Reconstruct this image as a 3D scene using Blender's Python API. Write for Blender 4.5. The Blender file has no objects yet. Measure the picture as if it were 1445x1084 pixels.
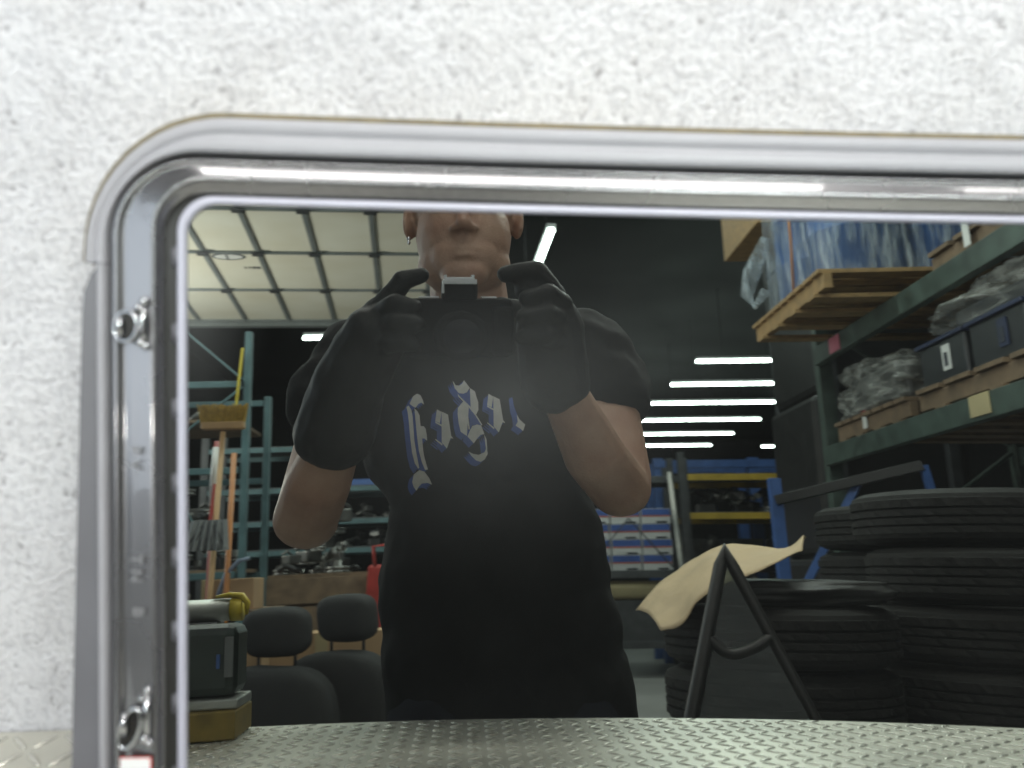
import bpy, bmesh, math, random
from mathutils import Vector, Matrix, noise, Euler
from mathutils.bvhtree import BVHTree
R_ = math.radians
sc = bpy.context.scene
col = sc.collection

# ---------------------------------------------------------------- camera, world, lights, exposure
CAM = Vector((0, 0, 1.42))
AZ, EL = R_(3.342), R_(-18.393)
FW = Vector((math.sin(AZ)*math.cos(EL), math.cos(AZ)*math.cos(EL), math.sin(EL)))
cd = bpy.data.cameras.new('camera'); cam = bpy.data.objects.new('camera', cd); col.objects.link(cam)
cam.location = CAM; cam.rotation_euler = FW.to_track_quat('-Z', 'Y').to_euler()
cd.sensor_width = 36; cd.lens = 31.14; cd.clip_start = 0.004; cd.clip_end = 200
cd.dof.use_dof = True; cd.dof.focus_distance = 1.7; cd.dof.aperture_fstop = 5.6
sc.camera = cam
w = bpy.data.worlds.new('World'); sc.world = w; w.use_nodes = True
w.node_tree.nodes['Background'].inputs[0].default_value = (0.72, 0.85, 0.8, 1)
w.node_tree.nodes['Background'].inputs[1].default_value = 0.02
sc.view_settings.view_transform = 'Standard'; sc.view_settings.look = 'None'
sc.view_settings.exposure = 0.0; sc.view_settings.gamma = 1.0
sc.cycles.max_bounces = 8; sc.cycles.glossy_bounces = 5; sc.cycles.transparent_max_bounces = 12
sc.cycles.caustics_reflective = False; sc.cycles.caustics_refractive = False
sc.cycles.sample_clamp_indirect = 4.0

def area(name, loc, sx, sy, power, color=(1, .97, .93), rot=(0, 0, 0)):
    l = bpy.data.lights.new(name, 'AREA'); l.shape = 'RECTANGLE'; l.size = sx; l.size_y = sy
    l.energy = power; l.color = color
    o = bpy.data.objects.new(name, l); col.objects.link(o); o.location = loc; o.rotation_euler = rot
    return o
# lamps hanging over the bench (their housings are built below) and unseen lamps added to brighten the bays
BENCH_LAMPS = [(.13, .18, 2.9, 1.38, .14, 11), (1.72, .18, 2.9, 1.2, .10, 5), (-0.45, -1.25, 3.1, 1.2, .06, 23), (1.0, -1.25, 3.1, 1.2, .06, 25)]
for x, y, z, L, wd, p in BENCH_LAMPS:
    area('bench_lamp_light', (x, y, z), L, wd, p)
BAY_FILLS = [(1.35, -1.9, 3.3, 36), (0.0, -4.3, 4.1, 30), (-1.3, -3.5, 3.4, 44), (1.2, -3.3, 4.15, 42), (1.7, -5.2, 4.9, 60), (1.9, -7.9, 5.28, 110), (-1.5, -7.9, 4.2, 30)]
for x, y, z, p in BAY_FILLS:
    area('bay_fill_light', (x, y, z), 1.2, .06, p, (.93, 1, .96))

# ---------------------------------------------------------------- the glass: leaning back 15.3 degrees, gently concave
TILT = R_(15.3); RAD = 6.0; DIST = 0.56
NF = Vector((0, math.cos(TILT), -math.sin(TILT)))
VV = Vector((0, math.sin(TILT), math.cos(TILT)))
F0 = CAM + NF*DIST
TH = R_(-1.95)
def fr(s, t, W):
    U = s*math.cos(TH) - t*math.sin(TH); V = s*math.sin(TH) + t*math.cos(TH)
    return F0 + Vector((U, 0, 0)) + VV*V - NF*(W + U*U/(2*RAD))
BZ = 0.935          # bench top
WALLY = 0.606

# ---------------------------------------------------------------- helpers
def tag(o, label=None, cat=None, group=None, kind=None):
    if label: o['label'] = label
    if cat: o['category'] = cat
    if group: o['group'] = group
    if kind: o['kind'] = kind
    return o
def empty(name, loc, label, cat, group=None, rz=0, kind=None):
    o = bpy.data.objects.new(name, None); col.objects.link(o); o.location = loc; o.rotation_euler = (0, 0, rz)
    o.empty_display_size = .05
    return tag(o, label, cat, group, kind)
def me_obj(name, me, mat, parent=None, world=True):
    o = bpy.data.objects.new(name, me); col.objects.link(o)
    if mat and not me.materials: me.materials.append(mat)
    if parent:
        o.parent = parent
        if world: o.matrix_parent_inverse = (Matrix.Translation(parent.location) @ parent.rotation_euler.to_matrix().to_4x4()).inverted() if parent.parent is None else Matrix()
    return o
def from_bm(name, bm, mat, parent=None, smooth=False, bevel=0, world=True):
    bmesh.ops.recalc_face_normals(bm, faces=bm.faces)
    me = bpy.data.meshes.new(name); bm.to_mesh(me); bm.free()
    if smooth: me.polygons.foreach_set('use_smooth', [True]*len(me.polygons))
    o = me_obj(name, me, mat, parent, world)
    if bevel:
        m = o.modifiers.new('bevel', 'BEVEL'); m.width = bevel; m.segments = 2; m.limit_method = 'ANGLE'
    return o
def add_box(bm, c, s, rot=None):
    r = bmesh.ops.create_cube(bm, size=1)
    M = Matrix.Translation(c) @ ((rot.to_matrix().to_4x4() if rot else Matrix()) @ Matrix.Diagonal((*s, 1)))
    bmesh.ops.transform(bm, matrix=M, verts=r['verts'])
    return r['verts']
def box(name, c, s, mat, parent=None, rot=None, bevel=0.003):
    bm = bmesh.new(); add_box(bm, Vector(c), s, rot)
    return from_bm(name, bm, mat, parent, bevel=min(bevel, min(s)*.3))
def add_tube(bm, pts, rad, seg=10, caps=True):
    pts = [Vector(p) for p in pts]; n = len(pts)
    rads = rad if isinstance(rad, (list, tuple)) else [rad]*n
    rings = []; up = None
    for i, p in enumerate(pts):
        t = (pts[min(i+1, n-1)] - pts[max(i-1, 0)]).normalized()
        if up is None:
            up = Vector((0, 0, 1)) if abs(t.z) < .9 else Vector((1, 0, 0))
        a = t.cross(up).normalized(); b = t.cross(a).normalized(); up = -b if up.dot(b) < 0 else b
        a = t.cross(up).normalized()
        rings.append([bm.verts.new(p + (a*math.cos(k/seg*2*math.pi) + up*math.sin(k/seg*2*math.pi))*rads[i]) for k in range(seg)])
    for i in range(n-1):
        for k in range(seg):
            bm.faces.new((rings[i][k], rings[i][(k+1) % seg], rings[i+1][(k+1) % seg], rings[i+1][k]))
    if caps:
        bm.faces.new(rings[0][::-1]); bm.faces.new(rings[-1])
def tube(name, pts, rad, mat, parent=None, seg=10):
    bm = bmesh.new(); add_tube(bm, pts, rad, seg)
    return from_bm(name, bm, mat, parent, smooth=True)
def bar(name, p0, p1, wdt, dep, mat, parent=None, bevel=.002):
    "straight bar of rectangular section between two points"
    p0, p1 = Vector(p0), Vector(p1); d = p1-p0
    q = d.to_track_quat('Z', 'Y')
    return box(name, (p0+p1)/2, (wdt, dep, d.length), mat, parent, q, bevel)
def lathe(name, prof, mat, parent=None, seg=48, axis_pt=(0, 0, 0), cap=False, smooth=True, rot=None):
    bm = bmesh.new(); rings = []
    for r, z in prof:
        rings.append([bm.verts.new((r*math.cos(k/seg*2*math.pi), r*math.sin(k/seg*2*math.pi), z)) for k in range(seg)])
    for i in range(len(prof)-1):
        for k in range(seg):
            bm.faces.new((rings[i][k], rings[i][(k+1) % seg], rings[i+1][(k+1) % seg], rings[i+1][k]))
    if cap:
        bm.faces.new(rings[0][::-1]); bm.faces.new(rings[-1])
    M = Matrix.Translation(axis_pt)
    if rot: M = M @ rot.to_matrix().to_4x4()
    bmesh.ops.transform(bm, matrix=M, verts=bm.verts)
    return from_bm(name, bm, mat, parent, smooth=smooth)
def copy_tree(o, parent=None):
    c = o.copy(); col.objects.link(c); c.parent = parent
    for ch in list(o.children): copy_tree(ch, c)
    return c

# ---------------------------------------------------------------- materials
def mat(name, color, rough=.5, metal=0., var=.25, scale=8., bump=0., bscale=60., coat=0., spec=.5, color2=None, detail=6, emit=None, estr=0):
    m = bpy.data.materials.new(name); m.use_nodes = True
    nt = m.node_tree; b = nt.nodes['Principled BSDF']
    tc = nt.nodes.new('ShaderNodeTexCoord')
    n = nt.nodes.new('ShaderNodeTexNoise'); n.inputs['Scale'].default_value = scale; n.inputs['Detail'].default_value = detail
    nt.links.new(tc.outputs['Object'], n.inputs['Vector'])
    rp = nt.nodes.new('ShaderNodeValToRGB')
    c2 = color2 or tuple(c*(1-var) for c in color)
    rp.color_ramp.elements[0].position = .3; rp.color_ramp.elements[0].color = (*c2, 1)
    rp.color_ramp.elements[1].position = .7; rp.color_ramp.elements[1].color = (*color, 1)
    nt.links.new(n.outputs['Fac'], rp.inputs['Fac']); nt.links.new(rp.outputs['Color'], b.inputs['Base Color'])
    mr = nt.nodes.new('ShaderNodeMapRange'); mr.inputs['To Min'].default_value = max(.02, rough*.8); mr.inputs['To Max'].default_value = min(1, rough*1.2)
    nt.links.new(n.outputs['Fac'], mr.inputs['Value']); nt.links.new(mr.outputs['Result'], b.inputs['Roughness'])
    b.inputs['Metallic'].default_value = metal; b.inputs['Specular IOR Level'].default_value = spec
    b.inputs['Coat Weight'].default_value = coat
    if bump:
        n2 = nt.nodes.new('ShaderNodeTexNoise'); n2.inputs['Scale'].default_value = bscale; n2.inputs['Detail'].default_value = 4
        nt.links.new(tc.outputs['Object'], n2.inputs['Vector'])
        bp = nt.nodes.new('ShaderNodeBump'); bp.inputs['Strength'].default_value = bump; bp.inputs['Distance'].default_value = .01
        nt.links.new(n2.outputs['Fac'], bp.inputs['Height']); nt.links.new(bp.outputs['Normal'], b.inputs['Normal'])
    if emit:
        b.inputs['Emission Color'].default_value = (*emit, 1); b.inputs['Emission Strength'].default_value = estr
    return m

def wall_material():
    m = bpy.data.materials.new('speckled_wall'); m.use_nodes = True
    nt = m.node_tree; b = nt.nodes['Principled BSDF']; L = nt.links.new
    tc = nt.nodes.new('ShaderNodeTexCoord')
    def nz(sc_, det, rgh=.6):
        n = nt.nodes.new('ShaderNodeTexNoise'); n.inputs['Scale'].default_value = sc_; n.inputs['Detail'].default_value = det
        n.inputs['Roughness'].default_value = rgh; L(tc.outputs['Object'], n.inputs['Vector']); return n
    def ramp(src, a, ca, c, cc):
        r = nt.nodes.new('ShaderNodeValToRGB'); r.color_ramp.elements[0].position = a; r.color_ramp.elements[1].position = c
        r.color_ramp.elements[0].color = (*ca, 1); r.color_ramp.elements[1].color = (*cc, 1); L(src, r.inputs['Fac']); return r
    def mul(a, c, f=1.0):
        x = nt.nodes.new('ShaderNodeMix'); x.data_type = 'RGBA'; x.blend_type = 'MULTIPLY'; x.inputs['Factor'].default_value = f
        L(a, x.inputs['A']); L(c, x.inputs['B']); return x.outputs['Result']
    big = nz(5, 3); mid = nz(26, 5); fine = nz(210, 4, .75); sp = nz(105, 2, .5); smg = nz(8.5, 6, .62)
    base = ramp(big.outputs['Fac'], .35, (.715, .708, .735), .7, (.745, .732, .745))
    c = mul(base.outputs['Color'], ramp(mid.outputs['Fac'], .30, (.90, .895, .89), .55, (1, 1, 1)).outputs['Color'])
    c = mul(c, ramp(fine.outputs['Fac'], .38, (.80, .80, .81), .54, (1, 1, 1)).outputs['Color'])
    c = mul(c, ramp(sp.outputs['Fac'], .25, (.66, .65, .65), .34, (1, 1, 1)).outputs['Color'])
    c = mul(c, ramp(smg.outputs['Fac'], .66, (1, 1, 1), .76, (.80, .78, .74)).outputs['Color'])
    L(c, b.inputs['Base Color']); b.inputs['Roughness'].default_value = .9; b.inputs['Specular IOR Level'].default_value = .2
    b1 = nt.nodes.new('ShaderNodeBump'); b1.inputs['Strength'].default_value = .5; b1.inputs['Distance'].default_value = .004
    ad = nt.nodes.new('ShaderNodeMath'); ad.operation = 'ADD'; L(sp.outputs['Fac'], ad.inputs[0]); L(fine.outputs['Fac'], ad.inputs[1])
    L(ad.outputs[0], b1.inputs['Height']); L(b1.outputs['Normal'], b.inputs['Normal'])
    return m

def glass_material():
    m = bpy.data.materials.new('dark_tinted_glass'); m.use_nodes = True
    nt = m.node_tree; L = nt.links.new; nt.nodes.remove(nt.nodes['Principled BSDF'])
    out = nt.nodes['Material Output']
    g = nt.nodes.new('ShaderNodeBsdfGlossy'); g.inputs['Roughness'].default_value = .0; g.inputs['Color'].default_value = (.335, .36, .335, 1)
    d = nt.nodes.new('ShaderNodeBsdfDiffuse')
    tc = nt.nodes.new('ShaderNodeTexCoord')
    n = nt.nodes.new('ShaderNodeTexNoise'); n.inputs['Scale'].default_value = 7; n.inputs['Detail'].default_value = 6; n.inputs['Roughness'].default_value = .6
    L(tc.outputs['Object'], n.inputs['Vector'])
    def math_(op, x, y):
        q = nt.nodes.new('ShaderNodeMath'); q.operation = op
        for k, v in enumerate((x, y)):
            if isinstance(v, (int, float)): q.inputs[k].default_value = v
            else: L(v, q.inputs[k])
        return q.outputs[0]
    def haze_patch(c, rad, amt):
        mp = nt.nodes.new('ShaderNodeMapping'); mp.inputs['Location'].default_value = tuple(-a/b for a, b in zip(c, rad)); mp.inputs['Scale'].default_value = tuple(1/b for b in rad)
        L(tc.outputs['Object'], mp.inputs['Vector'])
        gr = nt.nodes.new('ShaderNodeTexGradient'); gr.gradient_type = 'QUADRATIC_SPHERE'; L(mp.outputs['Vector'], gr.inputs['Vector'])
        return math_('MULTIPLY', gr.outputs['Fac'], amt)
    tot = math_('ADD', haze_patch((.03, .54, 1.235), (.17, 9, .13), .030), haze_patch((-.165, .54, 1.30), (.05, 9, .10), .06))  # lens veil over chest and haze at left edge, painted as pale colour
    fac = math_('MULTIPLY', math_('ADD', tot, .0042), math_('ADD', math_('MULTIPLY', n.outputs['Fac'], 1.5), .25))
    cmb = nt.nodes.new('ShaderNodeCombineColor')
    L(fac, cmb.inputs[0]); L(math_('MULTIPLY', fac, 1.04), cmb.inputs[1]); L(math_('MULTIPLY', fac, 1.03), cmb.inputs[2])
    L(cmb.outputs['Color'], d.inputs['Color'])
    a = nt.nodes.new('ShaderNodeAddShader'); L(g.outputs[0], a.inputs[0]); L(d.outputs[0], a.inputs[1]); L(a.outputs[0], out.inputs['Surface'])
    return m

def film_material(name, tint, lo=.08, hi=.75, sc3=(30, 30, 4), bd=.03):
    m = bpy.data.materials.new(name); m.use_nodes = True
    nt = m.node_tree; L = nt.links.new; b = nt.nodes['Principled BSDF']; out = nt.nodes['Material Output']
    b.inputs['Base Color'].default_value = (*tint, 1); b.inputs['Roughness'].default_value = .10; b.inputs['Specular IOR Level'].default_value = 1.
    tr = nt.nodes.new('ShaderNodeBsdfTransparent'); mx = nt.nodes.new('ShaderNodeMixShader')
    tc = nt.nodes.new('ShaderNodeTexCoord'); mp = nt.nodes.new('ShaderNodeMapping'); mp.inputs['Scale'].default_value = sc3
    n = nt.nodes.new('ShaderNodeTexNoise'); n.inputs['Scale'].default_value = 1; n.inputs['Detail'].default_value = 5
    L(tc.outputs['Object'], mp.inputs['Vector']); L(mp.outputs['Vector'], n.inputs['Vector'])
    mr = nt.nodes.new('ShaderNodeMapRange'); mr.inputs['From Min'].default_value = .4; mr.inputs['From Max'].default_value = .7
    mr.inputs['To Min'].default_value = lo; mr.inputs['To Max'].default_value = hi
    L(n.outputs['Fac'], mr.inputs['Value']); L(mr.outputs['Result'], mx.inputs['Fac'])
    bp = nt.nodes.new('ShaderNodeBump'); bp.inputs['Strength'].default_value = 1; bp.inputs['Distance'].default_value = bd
    L(n.outputs['Fac'], bp.inputs['Height']); L(bp.outputs['Normal'], b.inputs['Normal'])
    L(tr.outputs[0], mx.inputs[1]); L(b.outputs[0], mx.inputs[2]); L(mx.outputs[0], out.inputs['Surface'])
    return m

M = dict(
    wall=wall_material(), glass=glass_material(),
    band=mat('grey_moulding', (.34, .337, .362), .42, var=.06, scale=30, bump=.02, bscale=300),
    flap=mat('dark_grey_moulding', (.14, .14, .155), .4, var=.12, scale=20),
    panel=mat('glossy_grey_moulding', (.165, .165, .172), .27, metal=.7, var=.08, scale=14, coat=.9, spec=.8),
    seal=mat('black_rubber', (.014, .014, .013), .5, var=.3, scale=30),
    lip=mat('satin_lip', (.46, .46, .54), .35, var=.05, scale=20, spec=.6),
    foam=mat('tan_foam_edge', (.19, .155, .085), .8, var=.4, scale=90),
    clip=mat('clip_metal', (.55, .56, .58), .16, metal=1, var=.2, scale=60),
    clipdark=mat('clip_plastic', (.02, .02, .021), .25, var=.3, scale=30, coat=.4),
    sticker=mat('white_sticker', (.85, .85, .85), .45, var=.02), red_edge=mat('sticker_red', (.7, .06, .04), .5, var=.1),
    mark=mat('raised_mark', (.30, .30, .31), .3, var=.2, scale=50),
    plate=mat('tread_plate_metal', (.72, .705, .62), .36, metal=.5, var=.22, scale=9, bump=.04, bscale=240),
    lug=mat('tread_lug_metal', (.76, .745, .67), .26, metal=.75, var=.15, scale=14),
    steel=mat('dark_steel', (.09, .095, .1), .5, metal=.5, var=.4, scale=10),
    concrete=mat('concrete', (.30, .30, .29), .6, var=.3, scale=1.2, bump=.05, bscale=40),
    dark=mat('dark_sheet_metal', (.007, .0085, .008), .8, var=.4, scale=.8),
    skin=mat('skin', (.47, .30, .215), .48, color2=(.36, .195, .135), scale=19, bump=.12, bscale=240),
    shirt=mat('black_cotton', (.0115, .012, .012), .95, var=.25, scale=30, bump=.12, bscale=600, spec=.15),
    trouser=mat('dark_denim', (.016, .018, .026), .9, var=.3, scale=40, spec=.2),
    glove=mat('black_glove', (.0075, .008, .0078), .6, var=.3, scale=40, bump=.1, bscale=300, spec=.3),
    hair=mat('dark_hair', (.014, .010, .008), .5, var=.4, scale=120, bump=.6, bscale=200),
    lettering=mat('silver_print', (.74, .725, .70), .7, var=.18, scale=70),
    blueprint=mat('blue_print', (.05, .11, .42), .7, var=.25, scale=70),
    cambody=mat('camera_black', (.003, .003, .0033), .75, var=.2, scale=60, bump=.1, bscale=500, spec=.15),
    chrome=mat('chrome', (.7, .7, .74), .12, metal=1, var=.08),
    silver=mat('satin_silver', (.72, .72, .75), .45, metal=.25, var=.08),
    lensglass=mat('lens_glass', (.003, .003, .008), .08, var=.1, spec=.3),
    tubehouse=mat('lamp_housing', (.6, .6, .6), .5, var=.1),
    doorp=mat('door_panel', (.78, .76, .66), .6, var=.12, scale=2.2, color2=(.70, .655, .53)),
    doorr=mat('door_rail', (.20, .22, .22), .5, var=.25, scale=8),
    ink=mat('dark_ink', (.03, .035, .05), .6, var=.3),
    teal=mat('teal_rack_paint', (.085, .16, .175), .45, var=.35, scale=9),
    green=mat('green_rack_paint', (.062, .092, .077), .5, var=.55, scale=11),
    bluep=mat('blue_rack_paint', (.05, .12, .34), .45, var=.35, scale=8),
    yellow=mat('yellow_rack_paint', (.50, .34, .04), .5, var=.35, scale=8),
    wood=mat('pallet_wood', (.40, .25, .11), .75, var=.4, scale=18, bump=.15, bscale=40),
    woodd=mat('weathered_wood', (.21, .14, .085), .8, var=.45, scale=15, bump=.15, bscale=40),
    card=mat('cardboard', (.44, .29, .16), .85, var=.2, scale=5),
    kraft=mat('kraft_paper', (.44, .33, .20), .8, var=.2, scale=9, bump=.5, bscale=14),
    tyre=mat('tyre_rubber', (.0095, .0092, .0082), .75, var=.4, scale=16, bump=.3, bscale=90, spec=.35),
    drum=mat('blue_drum', (.02, .09, .30), .4, var=.3, scale=6),
    film=film_material('clear_stretch_film', (.55, .62, .68), .08, .62),
    filmw=film_material('cloudy_stretch_film', (.50, .51, .48), .15, .80, (16, 7, 26), .035),
    blackbox=mat('black_plastic', (.016, .018, .022), .4, var=.35, scale=12),
    navy=mat('navy_plastic', (.02, .03, .075), .45, var=.3, scale=10),
    white=mat('white_card', (.7, .7, .68), .6, var=.1), pink=mat('pink_card', (.55, .16, .22), .6, var=.15),
    tan=mat('tan_card', (.46, .38, .21), .7, var=.15),
    engine=mat('greasy_metal', (.22, .22, .21), .38, metal=.7, var=.6, scale=9),
    engdark=mat('black_engine_plastic', (.02, .02, .02), .4, var=.4, scale=9),
    bristle=mat('yellow_bristle', (.46, .29, .045), .8, var=.4, scale=60),
    redp=mat('red_paint', (.38, .03, .022), .4, var=.3, scale=8), orange=mat('orange_paint', (.50, .19, .04), .5, var=.25),
    handle=mat('pale_handle', (.52, .32, .15), .6, var=.25, scale=12),
    seat=mat('charcoal_upholstery', (.026, .027, .027), .85, var=.3, scale=40, bump=.25, bscale=260),
    greenm=mat('dark_green_metal', (.022, .036, .030), .45, var=.45, scale=22),
    yellowd=mat('dirty_yellow_wood', (.34, .235, .05), .65, var=.5, scale=26),
    alu=mat('dull_aluminium', (.42, .43, .40), .4, metal=.6, var=.3, scale=20),
    ytape=mat('yellow_tape', (.55, .42, .03), .5, var=.2), grey=mat('grey_plastic', (.17, .18, .18), .6, var=.3, scale=20),
    boxblue=mat('carton_blue', (.04, .10, .36), .6, var=.2, scale=9), boxwhite=mat('carton_white', (.62, .62, .62), .65, var=.12),
    boxred=mat('carton_red', (.52, .10, .07), .6, var=.2), hose=mat('grey_blue_hose', (.20, .26, .36), .4, var=.2),
)
def emit_mat(name, c, s):
    m = bpy.data.materials.new(name); m.use_nodes = True; nt = m.node_tree
    nt.nodes.remove(nt.nodes['Principled BSDF']); e = nt.nodes.new('ShaderNodeEmission')
    e.inputs[0].default_value = (*c, 1); e.inputs[1].default_value = s
    nt.links.new(e.outputs[0], nt.nodes['Material Output'].inputs['Surface']); return m
M['tube'] = emit_mat('lit_tube', (.84, 1, .95), 45)
M['daylight'] = emit_mat('added_daylight_pane', (.80, .90, 1), 3.3)
M['tubenear'] = emit_mat('lit_bench_tube', (1, .97, .94), 12)

# ---------------------------------------------------------------- setting
def sheet(name, verts, m, kind='structure', label=None, cat=None):
    bm = bmesh.new(); bm.faces.new([bm.verts.new(v) for v in verts])
    o = from_bm(name, bm, m); return tag(o, label, cat, kind=kind)
sheet('floor', [(-9, -28, 0), (11, -28, 0), (11, 3, 0), (-9, 3, 0)], M['concrete'], label='dull grey concrete warehouse floor', cat='floor')
o = box('wall', (0.4, WALLY+.06, 1.65), (3.6, .12, 3.3), M['wall']); tag(o, 'rough white grey speckled wall behind the leaning window', 'wall', kind='structure')
sheet('ceiling', [(-9, -28, 5.4), (-9, 3, 5.4), (11, 3, 5.4), (11, -28, 5.4)], M['dark'], label='unlit dark warehouse ceiling', cat='ceiling')
o = box('wall_back', (1, -28.1, 2.7), (20, .2, 5.4), M['dark']); tag(o, 'dark far wall of the warehouse', 'wall', kind='structure')
o = box('wall_side', (-4.2, -12.5, 2.7), (.2, 31, 5.4), M['dark']); tag(o, 'dark side wall of the warehouse by the overhead door', 'wall', kind='structure')
o = box('wall_side', (11.1, -12.5, 2.7), (.2, 31, 5.4), M['dark']); tag(o, 'dark side wall of the warehouse beyond the pallet rack', 'wall', kind='structure')

dw = empty('added_daylight', (-4.09, -3.5, 1.55), 'row of glowing panes added on the side wall to cast daylight', 'window', kind='thing')  # unseen panes added as the source of cool daylight on the moulding
for k in range(4): box('pane', (-4.085, -5.0+1.0*k, 3.15), (.012, .94, 3.10), M['daylight'], dw, bevel=.001)
for k in range(5): box('added_frame_post', (-4.085, -5.5+1.0*k, 3.15), (.03, .05, 3.10), M['steel'], dw)
for z in (1.58, 4.72): box('added_frame_rail', (-4.085, -3.5, z), (.03, 4.05, .04), M['steel'], dw)
# ---------------------------------------------------------------- bench with tread plate
def edgeY(x): return -.19 + .135*x
bench = empty('workbench', (0.2, .2, 0), 'workbench topped with bright raised-pattern metal tread plate against the wall', 'workbench')
bm = bmesh.new()
X0, X1 = -1.0, 1.35
lo = [bm.verts.new((x, y, BZ-.006)) for x, y in ((X0, edgeY(X0)), (X1, edgeY(X1)), (X1, WALLY-.002), (X0, WALLY-.002))]
hi = [bm.verts.new((v.co.x, v.co.y, BZ)) for v in lo]
bm.faces.new(lo[::-1]); bm.faces.new(hi)
for i in range(4): bm.faces.new((lo[i], lo[(i+1) % 4], hi[(i+1) % 4], hi[i]))
from_bm('tread_plate', bm, M['plate'], bench, bevel=.001)
bm = bmesh.new(); bmesh.ops.create_icosphere(bm, subdivisions=2, radius=1)
for v in bm.verts:
    z = max(v.co.z, -.05); v.co = Vector((v.co.x*.0108, v.co.y*.0027, z*.0014))
lug_me = bpy.data.meshes.new('tread_lug'); bm.to_mesh(lug_me)
lug_me.polygons.foreach_set('use_smooth', [True]*len(lug_me.polygons)); lug_me.materials.append(M['lug'])
spots = []
P_ = .0198
for i in range(int((X1-X0)/P_)):
    for j in range(int(1.1/P_)):
        x = X0 + .015 + i*P_; y = -.36 + j*P_
        if y < edgeY(x)+.012 or y > WALLY-.015: continue
        spots.append((x, y, R_(45) if (i+j) % 2 else R_(-45)))
def seen(s):
    x, y, a = s
    if x < -.30 and x > -.46 and y > .42: return 0          # the patch left of the window
    if -.32 < x < .5 and y < .1: return 1 + abs(x-.2) + (y-edgeY(x))
    return 9
spots.sort(key=seen)
for x, y, a in spots[:300]:
    o = bpy.data.objects.new('tread_lug', lug_me); col.objects.link(o); o.parent = bench
    o.location = (x-.2, y-.2, BZ); o.rotation_euler = (0, 0, a)
vs = [v.co.copy() for v in bm.verts]; fs = [[v.index for v in f.verts] for f in bm.faces]; bm.free()
V_, F_ = [], []
for x, y, a in spots[300:]:
    b0 = len(V_); ca, sa = math.cos(a), math.sin(a)
    V_ += [(x+v.x*ca-v.y*sa, y+v.x*sa+v.y*ca, BZ+v.z) for v in vs]; F_ += [[k+b0 for k in f] for f in fs]
me = bpy.data.meshes.new('tread_pattern'); me.from_pydata(V_, [], F_); me.polygons.foreach_set('use_smooth', [True]*len(me.polygons))
o = me_obj('tread_pattern', me, M['lug'], bench); o['kind'] = 'stuff'
for x, y in ((X0+.06, edgeY(X0)+.08), (X1-.06, edgeY(X1)+.08), (X0+.06, WALLY-.08), (X1-.06, WALLY-.08)):
    box('leg', (x, y, (BZ-.006)/2), (.06, .06, BZ-.0065), M['steel'], bench)
bar('rail', (X0+.09, edgeY(X0)+.06, BZ-.06), (X1-.09, edgeY(X1)+.06, BZ-.06), .05, .08, M['steel'], bench)

# ---------------------------------------------------------------- the window leaning on the wall
win = empty('vehicle_window', tuple(fr(.28, -.345, 0)), 'dark tinted vehicle window in a grey moulded frame leaning against the speckled wall', 'window', kind='thing')
SC = .28; TB = -.349
def arc_pts(l, t, r, nseg=12, ns=40, nl=14, closed=True):
    "rounded outline, starting half way down the left side and going up, over the top, down the right side and back along the bottom"
    Rr = 2*SC - l
    tb = lambda s: TB + .034*s + (.1332 - t)
    pts = []
    L0 = (l, tb(l)+r); L1 = (l, t-r)
    for k in range(nl): pts.append((l, L0[1] + (L1[1]-L0[1])*k/nl))
    for k in range(nseg):
        a = math.pi - k/nseg*math.pi/2; pts.append((l+r+r*math.cos(a), t-r+r*math.sin(a)))
    for k in range(ns): pts.append((l+r + (Rr-l-2*r)*k/ns, t))
    for k in range(nseg):
        a = math.pi/2 - k/nseg*math.pi/2; pts.append((Rr-r+r*math.cos(a), t-r+r*math.sin(a)))
    for k in range(nl): pts.append((Rr, t-r + (tb(Rr)+r-(t-r))*k/nl))
    for k in range(nseg):
        a = -k/nseg*math.pi/2; pts.append((Rr-r+r*math.cos(a), tb(Rr-r)+r+r*math.sin(a)))
    for k in range(ns):
        s = Rr-r + (l-Rr+2*r)*k/ns; pts.append((s, tb(s)))
    for k in range(nseg):
        a = -math.pi/2 - k/nseg*math.pi/2; pts.append((l+r+r*math.cos(a), tb(l+r)+r+r*math.sin(a)))
    return pts
NLOOP = 4*12 + 2*40 + 2*14
def loft(name, prof, m, rng=None, smooth=True, closed=True, edge_split=35):
    "prof: (t_top, s_left, W, r)"
    bm = bmesh.new(); loops = []
    for t, l, W, r in prof:
        pp = arc_pts(l, t, r)
        if rng: pp = [pp[i % len(pp)] for i in range(*rng)]
        loops.append([bm.verts.new(fr(s, tt, W)) for s, tt in pp])
    n = len(loops[0]); last = n if (closed and not rng) else n-1
    for a, b in zip(loops, loops[1:]):
        for i in range(last): bm.faces.new((a[i], a[(i+1) % n], b[(i+1) % n], b[i]))
    o = from_bm(name, bm, m, win, smooth=smooth)
    # normals must face the viewer
    return o
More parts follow.
